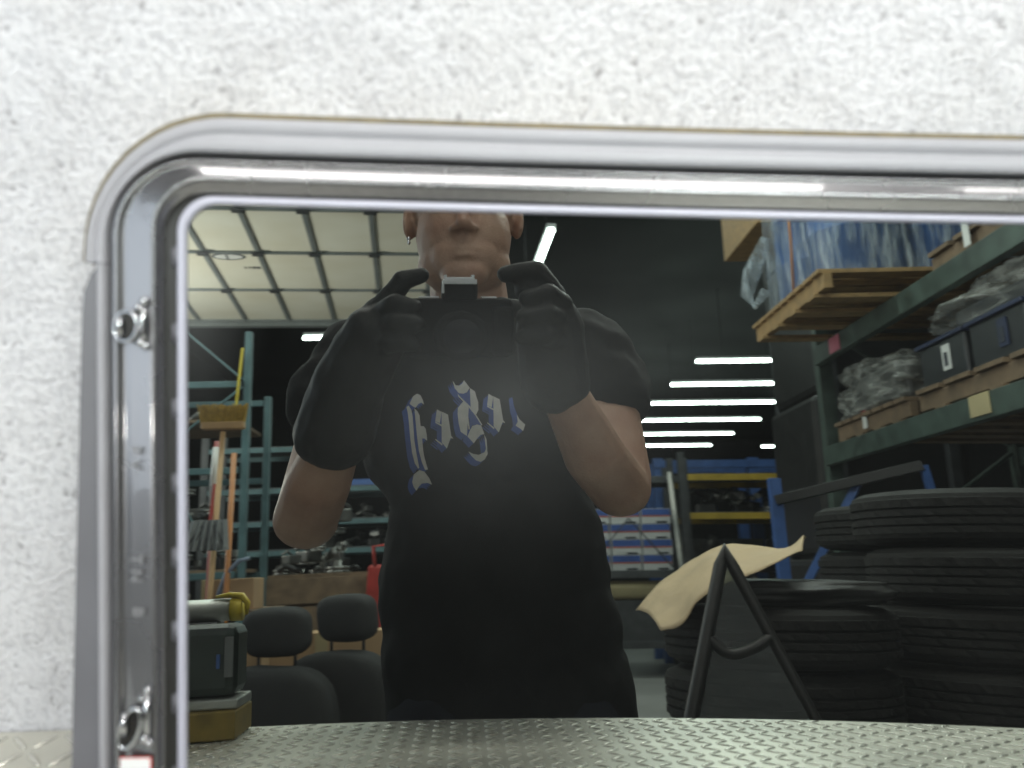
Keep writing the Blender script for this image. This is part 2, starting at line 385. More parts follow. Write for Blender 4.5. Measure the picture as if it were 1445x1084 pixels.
# outer moulding band over the top, ending in a notch on each side
TOP_RNG = (13, 13 + 2 + 12 + 40 + 12)
def notch_loft(name, prof, m):
    bm = bmesh.new(); loops = []
    for t, l, W, r in prof:
        pp = arc_pts(l, t, r); pp = pp[14:14+12+40+12+1]
        s0, t0 = pp[0]; pp = [(s0, .0405)] + pp + [(pp[-1][0], .0405)]
        loops.append([bm.verts.new(fr(s, tt, W)) for s, tt in pp])
    n = len(loops[0])
    for a, b in zip(loops, loops[1:]):
        for i in range(n-1): bm.faces.new((a[i], a[i+1], b[i+1], b[i]))
    return from_bm(name, bm, m, win, smooth=True)
ro = .086
notch_loft('foam_edge', [(.1338, -.2300, -.026, ro), (.1338, -.2300, .001, ro), (.1318, -.2289, .0032, ro), (.1286, -.2262, .0038, ro-.002)], M['foam'])
notch_loft('outer_band', [(.1304, -.2282, .0020, ro-.001), (.1298, -.2276, .0046, ro-.0015), (.1260, -.2258, .0052, ro-.003), (.1216, -.2238, .0050, ro-.007), (.1206, -.2233, .0042, ro-.008),
                          (.1192, -.2226, .0042, ro-.010), (.1180, -.2218, .0053, ro-.012), (.1105, -.2172, .0058, ro-.026), (.1088, -.2160, .0048, ro-.030), (.1080, -.2152, -.002, ro-.031)], M['band'])
# narrower band down the sides and along the bottom
def side_loft(name, prof, m, tcut=.0400):
    bm = bmesh.new(); loops = []
    for t, l, W, r in prof:
        pp = arc_pts(l, t, r)
        i0 = 14+12+40+12; pp = pp[i0:] + pp[:14]
        pp = [p for p in pp]
        pp[0] = (pp[0][0], tcut); pp.append((l, tcut))
        loops.append([bm.verts.new(fr(s, tt, W)) for s, tt in pp])
    n = len(loops[0])
    for a, b in zip(loops, loops[1:]):
        for i in range(n-1): bm.faces.new((a[i], a[i+1], b[i+1], b[i]))
    return from_bm(name, bm, m, win, smooth=True)
side_loft('side_band', [(.1164, -.2212, .0008, .062), (.1164, -.2210, .0050, .062), (.1150, -.2203, .0062, .060), (.1105, -.2176, .0064, .060), (.1088, -.2160, .0050, .056), (.1080, -.2152, -.002, .055)], M['band'])
def flap(mirror):
    bm = bmesh.new()
    f = (lambda s: 2*SC - s) if mirror else (lambda s: s)
    out = [(-.2216, .0400), (-.2268, .0325), (-.2303, .0235), (-.2315, .010), (-.2400, -.290), (-.2215, -.290)]
    top = [bm.verts.new(fr(f(s), t, .0012)) for s, t in out]
    inn = [bm.verts.new(fr(f(s), t, .0012)) for s, t in out]
    low = [bm.verts.new(fr(f(s), t, -.026)) for s, t in out]
    for v in inn: pass
    bmesh.ops.delete(bm, geom=inn, context='VERTS')
    bm.faces.new(top)
    for i in range(len(out)): bm.faces.new((top[i], top[(i+1) % 6], low[(i+1) % 6], low[i]))
    return from_bm('side_flap', bm, M['flap'], win, bevel=.0012)
flap(False); flap(True)
loft('groove', [(.1082, -.2154, -.0022, .052), (.1068, -.2143, -.0032, .050), (.1052, -.2130, -.0022, .049)], M['seal'])
loft('moulding', [(.1058, -.2138, -.003, .049), (.1053, -.2133, .0030, .049), (.1045, -.2124, .0044, .048), (.1032, -.2092, .0050, .047), (.1027, -.2080, .0046, .046), (.1023, -.2070, .0034, .045), (.1015, -.2058, .0030, .044),
                  (.1003, -.2036, .0040, .042), (.0992, -.2004, .00455, .041), (.0975, -.1962, .00540, .039), (.0958, -.1922, .00622, .036), (.0944, -.1890, .00690, .034), (.0931, -.1870, .0073, .032), (.0917, -.1858, .0071, .031), (.0902, -.1852, .0060, .030), (.0885, -.1847, .0044, .029), (.0866, -.1840, .0027, .027), (.0850, -.1830, .0016, .025), (.0838, -.1815, .0008, .024)], M['panel'])
loft('rubber_seal', [(.0842, -.1822, .0018, .024), (.0834, -.1800, .0004, .023), (.0826, -.1745, .0006, .0225)], M['seal'])
loft('inner_lip', [(.0830, -.1752, .0004, .0225), (.0828, -.1744, .0022, .0222), (.0820, -.1736, .0032, .0215), (.0800, -.1716, .0034, .021), (.0786, -.1700, .0031, .0205), (.0778, -.1692, .0016, .020), (.0777, -.1691, -.001, .020)], M['lip'])
loft('backing', [(.1262, -.2246, -.027, .075), (.1262, -.2246, -.004, .075), (.0800, -.170, -.004, .02)], M['seal'])
# little tabs of the lip that reach over the rubber seal
bm = bmesh.new(); add_box(bm, Vector((0, 0, 0)), (.0066, .013, .0024)); bmesh.ops.bevel(bm, geom=bm.edges[:], offset=.0010, segments=2, affect='EDGES')
tab_me = bpy.data.meshes.new('seal_tab'); bm.to_mesh(tab_me); bm.free(); tab_me.materials.append(M['flap'])
tab_me.polygons.foreach_set('use_smooth', [True]*len(tab_me.polygons))
RW = Matrix((Vector((1, 0, 0)), VV, -NF)).transposed().to_4x4() @ Matrix.Rotation(TH, 4, 'Z')
winv = Matrix.Translation(win.location).inverted()
for k in range(9):
    o = bpy.data.objects.new('seal_tab', tab_me); col.objects.link(o); o.parent = win
    o.matrix_local = winv @ Matrix.Translation(fr(-.1752, .045-.0465*k, .0007)) @ RW
# glass pane
bm = bmesh.new(); gx, gy = 130, 60; g = []
for j in range(gy+1):
    row = []
    for i in range(gx+1):
        s = -.1735 + (2*SC+.347)*i/gx
        tb = TB + .034*s + .0535
        row.append(bm.verts.new(fr(s, tb + (.0805-tb)*j/gy, 0)))
    g.append(row)
# clip the grid corners so the pane stays under the rounded lip
def inside(s_i, j):
    return True
for j in range(gy):
    for i in range(gx): bm.faces.new((g[j][i], g[j][i+1], g[j+1][i+1], g[j+1][i]))
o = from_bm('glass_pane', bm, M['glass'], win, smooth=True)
o['label'] = 'dark glass mirroring the photographer and the warehouse'
# metal clips
def clip(s, t, k, slant):
    "spring clip: base strip with bead ends and a bent loop round an opening"
    q = lambda a, b, c: fr(s+a, t+b, c)
    bm = bmesh.new()
    add_tube(bm, [q(.0035, .013*k, .0078), q(.0035, .004, .0092), q(.0035, -.004, .0092), q(.0035, -.011*k, .0078)], [.0020, .0024, .0024, .0020], 10)
    c = from_bm('retaining_clip', bm, M['clip'], win, smooth=True)
    bm = bmesh.new()
    for a, b, cc, r in ((.0042, .0150*k, .0088, .0028), (.0010, .0108*k, .0090, .0025), (.0022, -.0105*k, .0092, .0030), (.0050, -.0128*k, .0084, .0026)):
        mtx = Matrix.Translation(q(a, b, cc)) @ Matrix.Diagonal((r, r, r, 1))
        bmesh.ops.create_icosphere(bm, subdivisions=2, radius=1, matrix=mtx)
    from_bm('clip_bead', bm, M['clip'], c, smooth=True)
    bm = bmesh.new(); loop = []
    for i in range(25):
        a = i/24*2*math.pi
        loop.append(q(-.0065+.0075*math.cos(a), (slant*(-.0065+.0075*math.cos(a)) + .0092*k*math.sin(a)), .0095 + .002*math.cos(a)))
    add_tube(bm, loop, .0013, 8, caps=False)
    from_bm('clip_loop', bm, M['clip'], c, smooth=True)
    bm = bmesh.new()
    bm.faces.new([bm.verts.new(q(-.0065+.0066*math.cos(i/20*2*math.pi), slant*(-.0065+.0066*math.cos(i/20*2*math.pi)) + .0084*k*math.sin(i/20*2*math.pi), .0078)) for i in range(20)])
    from_bm('clip_opening', bm, M['clipdark'], c)
    bm = bmesh.new()
    add_tube(bm, [q(-.0095, -.006*k-slant*.004, .0088), q(-.0100, -slant*.004, .0105), q(-.0095, .006*k-slant*.004, .0088)], [.0019, .0024, .0019], 8)
    from_bm('clip_tongue', bm, M['clip'], c, smooth=True)
clip(-.1960, .0030, .98, .1); clip(-.1945, -.2395, 1.2, .9)
# sticker low on the side moulding
bm = bmesh.new(); bm.faces.new([bm.verts.new(fr(s, t, .0098)) for s, t in ((-.2066, -.2640), (-.1888, -.2642), (-.1886, -.293), (-.2066, -.293))])
st_ = from_bm('sticker', bm, M['sticker'], win)
bm = bmesh.new(); bm.faces.new([bm.verts.new(fr(s, t, .0094)) for s, t in ((-.2069, -.2634), (-.1880, -.2636), (-.1880, -.2935), (-.2069, -.2935))])
from_bm('sticker_edge', bm, M['red_edge'], st_)
# moulded marks on the side panel, reading downwards
def text_mesh(body, size):
    c = bpy.data.curves.new('txt', 'FONT'); c.body = body; c.size = size; c.extrude = size*.05; c.align_x = 'CENTER'; c.align_y = 'CENTER'
    o = bpy.data.objects.new('txt', c); col.objects.link(o)
    dg = bpy.context.evaluated_depsgraph_get(); dg.update()
    me = bpy.data.meshes.new_from_object(o.evaluated_get(dg)); bpy.data.objects.remove(o); return me
for body, s, t in (('P V', -.1985, -.078), ('T N', -.1975, -.146), ('B', -.1965, -.173)):
    me = text_mesh(body, .0105); me.materials.clear()
    o = me_obj('moulded_mark', me, M['mark'], None); o.parent = win
    o.matrix_local = winv @ Matrix.Translation(fr(s, t, .0074)) @ RW @ Matrix.Rotation(-math.pi/2, 4, 'Z') @ Matrix.Rotation(R_(12), 4, 'X')

# ---------------------------------------------------------------- the photographer
def capsule(bm, p0, r0, p1, r1, seg=16):
    p0, p1 = Vector(p0), Vector(p1); d = p1-p0; L = d.length; q = d.to_track_quat('Z', 'Y').to_matrix()
    prof = [(r0*math.cos(a), -r0*math.sin(a)) for a in [math.pi/2*(1-k/5) for k in range(5)]]
    prof += [(r0, 0), (r1, L)] + [(r1*math.cos(a), L+r1*math.sin(a)) for a in [math.pi/2*k/5 for k in range(1, 6)]]
    rings = []
    for r, z in prof:
        r = max(r, 1e-4); rings.append([bm.verts.new(p0 + q @ Vector((r*math.cos(k/seg*2*math.pi), r*math.sin(k/seg*2*math.pi), z))) for k in range(seg)])
    for i in range(len(rings)-1):
        for k in range(seg): bm.faces.new((rings[i][k], rings[i][(k+1) % seg], rings[i+1][(k+1) % seg], rings[i+1][k]))
    bm.faces.new(rings[0][::-1]); bm.faces.new(rings[-1])
def ell(bm, c, r, rot=None):
    mtx = Matrix.Translation(c) @ (Euler(rot).to_matrix().to_4x4() if rot else Matrix()) @ Matrix.Diagonal((*r, 1))
    bmesh.ops.create_icosphere(bm, subdivisions=3, radius=1, matrix=mtx)
def blob(name, prims, voxel, it, m, parent, disp=None, cut=None):
    bm = bmesh.new()
    for p in prims:
        if p[0] == 'c': capsule(bm, *p[1:])
        else: ell(bm, *p[1:])
    me = bpy.data.meshes.new(name); bm.to_mesh(me); bm.free()
    o = bpy.data.objects.new(name, me); col.objects.link(o)
    r = o.modifiers.new('r', 'REMESH'); r.mode = 'VOXEL'; r.voxel_size = voxel
    s = o.modifiers.new('s', 'SMOOTH'); s.iterations = it; s.factor = .5
    dg = bpy.context.evaluated_depsgraph_get(); dg.update()
    me2 = bpy.data.meshes.new_from_object(o.evaluated_get(dg)); bpy.data.objects.remove(o)
    me2.name = name
    if disp:
        me2.update()
        nrm = [v.normal.copy() for v in me2.vertices]
        for v, n in zip(me2.vertices, nrm): v.co += n*disp(v.co)
    me2.polygons.foreach_set('use_smooth', [True]*len(me2.polygons)); me2.materials.clear()
    return me_obj(name, me2, m, parent)
person = empty('person', (.05, -.40, 0), 'person in black lettered T-shirt and black gloves holding a camera, mirrored in the glass', 'person')
hx = .005
body = [('e', (hx, -.318, 1.722), (.077, .098, .092)), ('e', (hx, -.282, 1.662), (.069, .072, .085)), ('e', (hx, -.285, 1.618), (.067, .062, .050)),
        ('e', (hx, -.254, 1.622), (.050, .042, .052)), ('e', (hx, -.243, 1.588), (.034, .030, .026)), ('c', (hx, -.217, 1.698), .008, (hx, -.195, 1.654), .0110),
        ('e', (hx-.012, -.206, 1.649), (.0085, .011, .007)), ('e', (hx+.012, -.206, 1.649), (.0085, .011, .007)), ('e', (hx, -.216, 1.634), (.014, .008, .012)),
        ('e', (hx, -.2150, 1.6195), (.021, .0060, .0042)), ('e', (hx, -.2150, 1.6090), (.017, .0070, .0050)),
        ('e', (hx-.036, -.254, 1.662), (.025, .022, .030)), ('e', (hx+.036, -.254, 1.662), (.025, .022, .030)),
        ('e', (hx-.030, -.225, 1.713), (.030, .013, .010)), ('e', (hx+.030, -.225, 1.713), (.030, .013, .010)),
        ('e', (hx-.031, -.231, 1.695), (.014, .012, .010)), ('e', (hx+.031, -.231, 1.695), (.014, .012, .010)),
        ('e', (hx-.079, -.302, 1.697), (.007, .017, .030), (0, 0, .45)), ('e', (hx+.079, -.302, 1.697), (.007, .017, .030), (0, 0, -.45)),
        ('c', (hx+.003, -.325, 1.62), .056, (.018, -.37, 1.50), .062), ('c', (-.10, -.40, 1.485), .055, (.15, -.40, 1.50), .055),
        ('e', (.02, -.41, 1.36), (.150, .095, .19)), ('e', (.045, -.41, 1.05), (.135, .09, .22)),
        ('c', (-.165, -.40, 1.48), .052, (-.213, -.285, 1.225), .042), ('e', (-.213, -.285, 1.215), (.043, .045, .043)), ('c', (-.213, -.275, 1.215), .043, (-.186, -.195, 1.262), .042),
        ('c', (-.186, -.195, 1.262), .042, (-.132, -.10, 1.370), .024),
        ('c', (.20, -.41, 1.49), .054, (.215, -.295, 1.265), .044), ('e', (.214, -.292, 1.252), (.043, .046, .044)), ('c', (.213, -.285, 1.252), .043, (.172, -.205, 1.290), .042),
        ('c', (.172, -.205, 1.290), .042, (.112, -.11, 1.400), .026),
        ('c', (-.03, -.40, .92), .08, (-.05, -.38, .50), .055), ('c', (-.05, -.38, .5), .052, (-.06, -.40, .12), .04),
        ('c', (.13, -.40, .92), .08, (.15, -.38, .50), .055), ('c', (.15, -.38, .5), .052, (.16, -.40, .12), .04)]
blob('body', body, .0035, 3, M['skin'], person)
def folds(p):
    a = noise.noise(Vector((p.x*9, p.y*9, p.z*5)))*.007 + noise.noise(Vector((p.x*20+3+p.z*9, p.y*18, p.z*13-p.x*8)))*.0055 + noise.noise(Vector((p.x*44-p.z*20, p.y*30, p.z*30)))*.002
    side = min(1, max(0, (abs(p.x-.03)-.08)/.08))
    arm = 1 if abs(p.x-.01) > .165 and p.z > 1.3 else 0
    return a*(.45+.9*side) + arm*.006*noise.noise(Vector((p.x*14, p.y*14+4, p.z*30))) + .002
shirt = [('e', (.022, -.405, 1.37), (.178, .122, .19)), ('c', (-.135, -.405, 1.495), .066, (.170, -.405, 1.507), .066), ('c', (.012, -.375, 1.53), .066, (.02, -.40, 1.46), .085),
         ('e', (.04, -.405, 1.13), (.163, .118, .26)), ('e', (.050, -.405, 1.0), (.168, .120, .24)), ('e', (.058, -.405, .90), (.178, .122, .24)), ('c', (-.005, -.40, .80), .118, (.122, -.40, .80), .118),
         ('c', (-.150, -.40, 1.487), .072, (-.185, -.362, 1.418), .066), ('c', (-.185, -.362, 1.418), .066, (-.188, -.356, 1.408), .064),
         ('c', (.186, -.41, 1.497), .072, (.214, -.372, 1.425), .067), ('c', (.214, -.372, 1.425), .067, (.216, -.366, 1.417), .064)]
sh = blob('t_shirt', shirt, .0065, 4, M['shirt'], person, disp=folds)
blob('trousers', [('c', (-.01, -.40, .90), .108, (-.05, -.385, .50), .080), ('c', (-.05, -.385, .5), .080, (-.06, -.40, .11), .066), ('c', (.12, -.40, .90), .108, (.15, -.385, .50), .080),
                  ('c', (.15, -.385, .5), .080, (.16, -.40, .11), .066)], .009, 3, M['trouser'], person, disp=folds)
for sx in (-.06, .16):
    blob('shoe', [('e', (sx, -.35, .05), (.045, .12, .048)), ('e', (sx, -.41, .06), (.042, .06, .06))], .006, 3, M['blackbox'], person)
blob('hair', [('e', (hx, -.330, 1.742), (.081, .098, .093)), ('e', (hx, -.355, 1.70), (.074, .070, .08))], .005, 2, M['hair'], person, disp=lambda p: noise.noise(p*40)*.003)
blob('earring', [('e', (hx-.079, -.290, 1.666), (.0035, .0035, .0035)), ('e', (hx-.079, -.289, 1.659), (.0025, .0025, .004))], .0008, 1, M['chrome'], person)
# gloves gripping the camera
gl = [('c', (-.160, -.140, 1.322), .051, (-.138, -.105, 1.385), .046), ('c', (-.138, -.105, 1.385), .046, (-.105, -.082, 1.445), .042), ('e', (-.092, -.080, 1.462), (.034, .028, .040)),
      ('c', (-.092, -.072, 1.488), .015, (-.070, -.062, 1.516), .0135), ('c', (-.070, -.062, 1.516), .0135, (-.048, -.062, 1.523), .011),
      ('c', (-.095, -.060, 1.470), .015, (-.078, -.038, 1.476), .013), ('c', (-.078, -.038, 1.476), .013, (-.056, -.034, 1.470), .011),
      ('c', (-.095, -.062, 1.447), .015, (-.078, -.036, 1.450), .013), ('c', (-.078, -.036, 1.450), .013, (-.052, -.032, 1.446), .011),
      ('c', (-.098, -.066, 1.425), .014, (-.080, -.040, 1.424), .012), ('c', (-.080, -.040, 1.424), .012, (-.055, -.036, 1.420), .010),
      ('c', (-.088, -.105, 1.455), .015, (-.062, -.118, 1.468), .012), ('c', (-.062, -.118, 1.468), .012, (-.043, -.120, 1.474), .010)]
blob('glove', gl, .0035, 2, M['glove'], person, disp=lambda p: noise.noise(p*45)*.002)
gr = [('c', (.116, -.128, 1.385), .044, (.112, -.108, 1.415), .044), ('c', (.112, -.108, 1.415), .044, (.108, -.085, 1.455), .042), ('e', (.106, -.080, 1.472), (.034, .030, .038)),
      ('c', (.112, -.075, 1.500), .016, (.092, -.062, 1.528), .0145), ('c', (.092, -.062, 1.528), .0145, (.056, -.058, 1.522), .012), ('c', (.108, -.078, 1.498), .022, (.082, -.072, 1.506), .018),
      ('c', (.118, -.060, 1.480), .016, (.104, -.034, 1.486), .014), ('c', (.104, -.034, 1.486), .014, (.078, -.028, 1.478), .0115),
      ('c', (.116, -.060, 1.456), .016, (.102, -.032, 1.458), .014), ('c', (.102, -.032, 1.458), .014, (.074, -.026, 1.452), .0115),
      ('c', (.114, -.064, 1.432), .015, (.098, -.036, 1.430), .013), ('c', (.098, -.036, 1.430), .013, (.072, -.030, 1.426), .0105),
      ('c', (.098, -.108, 1.470), .016, (.072, -.120, 1.492), .013), ('c', (.072, -.120, 1.492), .013, (.050, -.120, 1.500), .011)]
blob('glove', gr, .0035, 2, M['glove'], person, disp=lambda p: noise.noise(p*45)*.002)
# blackletter print on the chest, seen reversed in the glass; traced in print units, then laid on the cloth
bv = BVHTree.FromPolygons([v.co.copy() for v in sh.data.vertices], [list(p.vertices) for p in sh.data.polygons])
e_ = [[(460, 350), (500, 375), (485, 470), (445, 450)], [(500, 372), (555, 400), (580, 585), (540, 685), (497, 632), (540, 560), (530, 510), (522, 420)], [(445, 452), (532, 502), (530, 516), (445, 466)], [(443, 598), (505, 645), (500, 658), (443, 607)], [(575, 575), (598, 605), (575, 600)]]
WHITE = [
    [(195, 305), (215, 295), (240, 340), (250, 400), (255, 480), (262, 600), (280, 720), (300, 830), (290, 835), (262, 790), (240, 700), (225, 560), (215, 430), (205, 350)],
    [(265, 325), (290, 350), (310, 390), (318, 480), (330, 590), (335, 680), (350, 760), (375, 850), (350, 850), (325, 790), (300, 690), (285, 560), (280, 450), (270, 370)],
    [(318, 482), (345, 485), (362, 510), (370, 560), (372, 610), (350, 590), (330, 588)],
    [(222, 280), (255, 215), (290, 197), (320, 215), (340, 260), (350, 300), (325, 280), (300, 290), (275, 320), (250, 305)],
    [(235, 940), (250, 880), (300, 848), (345, 865), (385, 920), (408, 975), (370, 958), (320, 960), (290, 985), (270, 1015), (245, 980)],
    [(598, 100), (625, 145), (655, 148), (680, 130), (697, 100), (745, 170), (720, 210), (690, 222), (650, 215), (615, 170)],
    [(745, 172), (790, 205), (800, 250), (815, 300), (815, 370), (795, 410), (750, 350), (780, 310), (770, 240), (750, 190)],
    [(640, 220), (655, 240), (745, 335), (800, 420), (848, 500), (836, 500), (788, 417), (735, 347), (645, 245)],
    [(690, 285), (733, 347), (725, 357), (690, 400), (700, 480), (713, 588), (660, 550), (645, 480), (637, 400), (640, 345)],
    [(717, 592), (735, 550), (760, 505), (800, 494), (836, 502), (862, 575), (830, 580), (800, 610), (770, 650), (725, 600)],
    [(713, 370), (722, 370), (738, 530), (728, 535)],
    [(722, 715), (760, 735), (810, 745), (860, 725), (880, 680), (887, 740), (860, 785), (825, 803), (785, 790), (745, 750)],
    [(860, 577), (880, 620), (884, 700), (872, 700), (868, 620)],
    [(1145, 410), (1165, 450), (1215, 495), (1195, 550), (1170, 530), (1130, 505), (1150, 490), (1160, 460)],
] + e_ + [[(x+445, y-122) for x, y in q] for q in e_]
BLUE_X = [[(1080, 270), (1110, 255), (1120, 330), (1150, 420), (1165, 470), (1150, 500), (1110, 470), (1085, 380)], [(650, 230), (735, 215), (770, 240), (778, 310), (745, 338)], [(735, 365), (790, 420), (836, 500), (800, 492), (760, 500), (738, 530)],
          [(505, 385), (522, 420), (528, 495), (488, 470)], [(950, 263), (967, 298), (973, 373), (933, 348)], [(250, 345), (268, 350), (290, 560), (325, 790), (340, 850), (300, 840), (270, 640)]]
def printing(name, polys, m, off, shift=(0, 0), par=None):
    bm = bmesh.new()
    for q in polys: bm.faces.new([bm.verts.new((x+shift[0], 0, -(y+shift[1]))) for x, y in q])
    bmesh.ops.triangulate(bm, faces=bm.faces[:])
    for _ in range(2):
        ed = [e for e in bm.edges if e.calc_length() > 45]
        if ed: bmesh.ops.subdivide_edges(bm, edges=ed, cuts=1); bmesh.ops.triangulate(bm, faces=bm.faces[:])
    for v in bm.verts:
        X = -.1114 + v.co.x*.0001622; Z = 1.4455 + v.co.z*.0001843
        hit = bv.ray_cast(Vector((X, 0, Z)), Vector((0, -1, 0)))
        v.co = Vector((X, (hit[0].y if hit[0] else -.28) + off, Z))
    me = bpy.data.meshes.new(name); bm.to_mesh(me); bm.free()
    o = me_obj(name, me, m); o.parent = par
    return o
for k, (dx, dy) in enumerate(((-14, 12), (-28, 24), (-42, 36))):
    printing('print_shadow', WHITE, M['blueprint'], .0016-.0002*k, (dx, dy), sh)
printing('print_shadow', BLUE_X, M['blueprint'], .0018, (0, 0), sh)
printing('print_letters', WHITE, M['lettering'], .0022, (0, 0), sh)

# the camera he holds: the scene is seen from its lens
RT = Vector((math.cos(AZ), -math.sin(AZ), 0)); UP = RT.cross(FW)
CM = Matrix((RT, UP, -FW)).transposed().to_4x4()
dev = empty('handheld_camera', tuple(CAM - FW*.07 - UP*.034), 'black camera with chrome hot shoe held up in black gloves', 'camera')
def cq(a, b, c): return CAM + RT*a + UP*b - FW*c
qrot = CM.to_quaternion()
box('camera_body', cq(0, .008, .074), (.128, .078, .036), M['cambody'], dev, qrot, .006)
box('grip', cq(.052, .004, .056), (.026, .066, .022), M['cambody'], dev, qrot, .006)
box('viewfinder_hump', cq(0, .058, .066), (.042, .026, .040), M['cambody'], dev, qrot, .004)
box('hot_shoe', cq(0, .0735, .066), (.036, .003, .026), M['silver'], dev, qrot, .0008)
box('hot_shoe_front', cq(0, .0690, .0445), (.040, .006, .002), M['silver'], dev, qrot, .0006)
box('hot_shoe_side', cq(-.0200, .0620, .0445), (.003, .0165, .002), M['silver'], dev, qrot, .0006)
for a in (-.0165, .0165): box('hot_shoe_rail', cq(a, .0765, .066), (.003, .003, .024), M['silver'], dev, qrot, .0006)
box('top_plate', cq(-.036, .0485, .070), (.024, .002, .018), M['silver'], dev, qrot, .0006)
box('top_plate', cq(.036, .0485, .070), (.018, .002, .018), M['silver'], dev, qrot, .0006)
lb = lathe('lens_barrel', [(.031, -.056), (.031, -.030), (.029, -.028), (.029, -.014), (.031, -.012), (.031, -.003), (.026, -.003), (.022, -.010), (.0, -.011)], M['cambody'], dev, 40)
lb.data.transform(Matrix.Translation(CAM) @ CM @ Matrix.Identity(4) @ Matrix.Rotation(math.pi, 4, 'X'))
lg = lathe('lens_glass', [(.022, -.0095), (.016, -.0080), (.008, -.0070), (.0005, -.0066)], M['lensglass'], lb, 32)
lg.data.transform(Matrix.Translation(CAM) @ CM @ Matrix.Rotation(math.pi, 4, 'X'))

# ---------------------------------------------------------------- lamps
def tube_lamp(x0, x1, y, z, label, group=None, y1=None, tm='tube', name='tube_lamp'):
    a, b = Vector((x0, y, z)), Vector((x1, y if y1 is None else y1, z))
    r = empty(name, tuple((a+b)/2), label, 'lamp', group)
    tube('lit_tube', [a, b], .026, M[tm], r, 10)
    up = Vector((0, 0, .05)); bar('housing', a+up, b+up, .07, .035, M['tubehouse'], r)
    for f in (.15, .85):
        p = a.lerp(b, f); tube('cable', [p+Vector((0, 0, .07)), Vector((p.x, p.y, 5.4))], .004, M['steel'], r, 6)
    return r
for y in (-11.98, -13.66, -15.35, -17.25, -19.15, -21.05):
    tube_lamp(2.91, 5.07, y, 4.25, 'white tube lamp in the row of crosswise tubes hung beyond the yellow rack', 'row of crosswise tube lamps')
tube_lamp(6.2, 8.4, -21.4, 4.25, 'short stretch of tube lamp showing beside the pallet rack upright')
tube_lamp(.70, .60, -6.65, 4.25, 'single tube lamp hung lengthwise over the aisle beside the head of the photographer', y1=-8.9)
tube_lamp(-1.70, -.4, -10.3, 4.25, 'tube lamp hung just below the far end of the raised door')
for i, (x, y, z, L, wd, p) in enumerate(BENCH_LAMPS):
    tube_lamp(x-L/2, x+L/2, y, z+.034, 'tube lamp hung over the workbench, above the window', 'lamps over the workbench', tm='tubenear')
for x, y, z, p in BAY_FILLS:
    tube_lamp(x-.6, x+.6, y, z+.034, 'unseen tube lamp added to brighten the storage bay behind the photographer', 'added lamps over the storage bays')

wl = empty('door_fill', (-3.3, -5.4, 0), 'floodlight added out of view on a stand to brighten the raised door', 'lamp')  # lamp added out of view, lifting the dark underside of the door
tube('stand', [(-3.3, -5.4, 0), (-3.3, -5.4, 2.2)], .02, M['steel'], wl); box('base', (-3.3, -5.4, .02), (.5, .5, .04), M['steel'], wl)
box('fill_head', (-3.36, -5.4, 2.24), (.10, .5, .3), M['steel'], wl, Euler((0, R_(-35), 0)).to_quaternion())
fl = area('fill_light', (-3.28, -5.4, 2.3), .28, .46, 150, (1, .97, .9), (0, R_(-128), 0))
# ---------------------------------------------------------------- raised sectional door
DZ = 3.6; DR = R_(-3.0)
door = empty('overhead_door', (-1.2, -5.9, DZ), 'cream sectional door raised flat under the ceiling, with an oval sticker', 'door', rz=DR)
def dl(x, y, z=0): return Matrix.Translation(door.location) @ Matrix.Rotation(DR, 4, 'Z') @ Vector((x, y, z))
drot = Euler((0, 0, DR)).to_quaternion()
ys = [-1.38, -.45, .45, 1.28, 2.15]; xs = [-1.13, -.78, -.43, -.10, .25, .625, .98]
for a, b in zip(ys, ys[1:]):
    for c, d in zip(xs, xs[1:]):
        box('panel', dl((c+d)/2, (a+b)/2, .02), (d-c-.006, b-a-.006, .03), M['doorp'], door, drot, .004)
for y in ys: box('section_rail', dl(-.075, y, -.004), (2.16, .03, .02), M['doorr'], door, drot, .003)
for x in xs:
    box('stile', dl(x, .385, .0), (.03, 3.53, .012), M['doorr'], door, drot, .002)
    for y in ys[1:-1]: box('hinge', dl(x, y, -.018), (.075, .07, .012), M['steel'], door, drot, .003)
box('end_rail', dl(-.075, -1.44, -.02), (2.2, .08, .06), M['doorr'], door, drot, .004)
for x in (-1.2, 1.05):
    bar('track', dl(x, -1.6, .0), dl(x, 2.5, .0), .03, .05, M['alu'], door)
    tube('hanger', [dl(x, 0, .02), dl(x, 0, 1.78)], .012, M['steel'], door)
def disc(name, x, y, rx, ry, z, m, par):
    bm = bmesh.new(); bm.faces.new([bm.verts.new(dl(x+rx*math.cos(k/32*2*math.pi), y+ry*math.sin(k/32*2*math.pi), z)) for k in range(32)])
    return from_bm(name, bm, m, par)
for nm, rx, ry, z, m in (('sticker_ring', .105, .075, .0035, 'ink'), ('sticker_field', .088, .052, .002, 'white')):
    disc(nm, -.294, .335, rx, ry, z, M[m], door)
box('sticker_bar', dl(-.304, .335, .0005), (.010, .10, .001), M['ink'], door, drot, .0002)
for k in range(4): box('stamped_mark', dl(-.225+.028*k, .09, .003), (.010 if k < 2 else .020, .05, .001), M['ink'], door, drot, .0002)

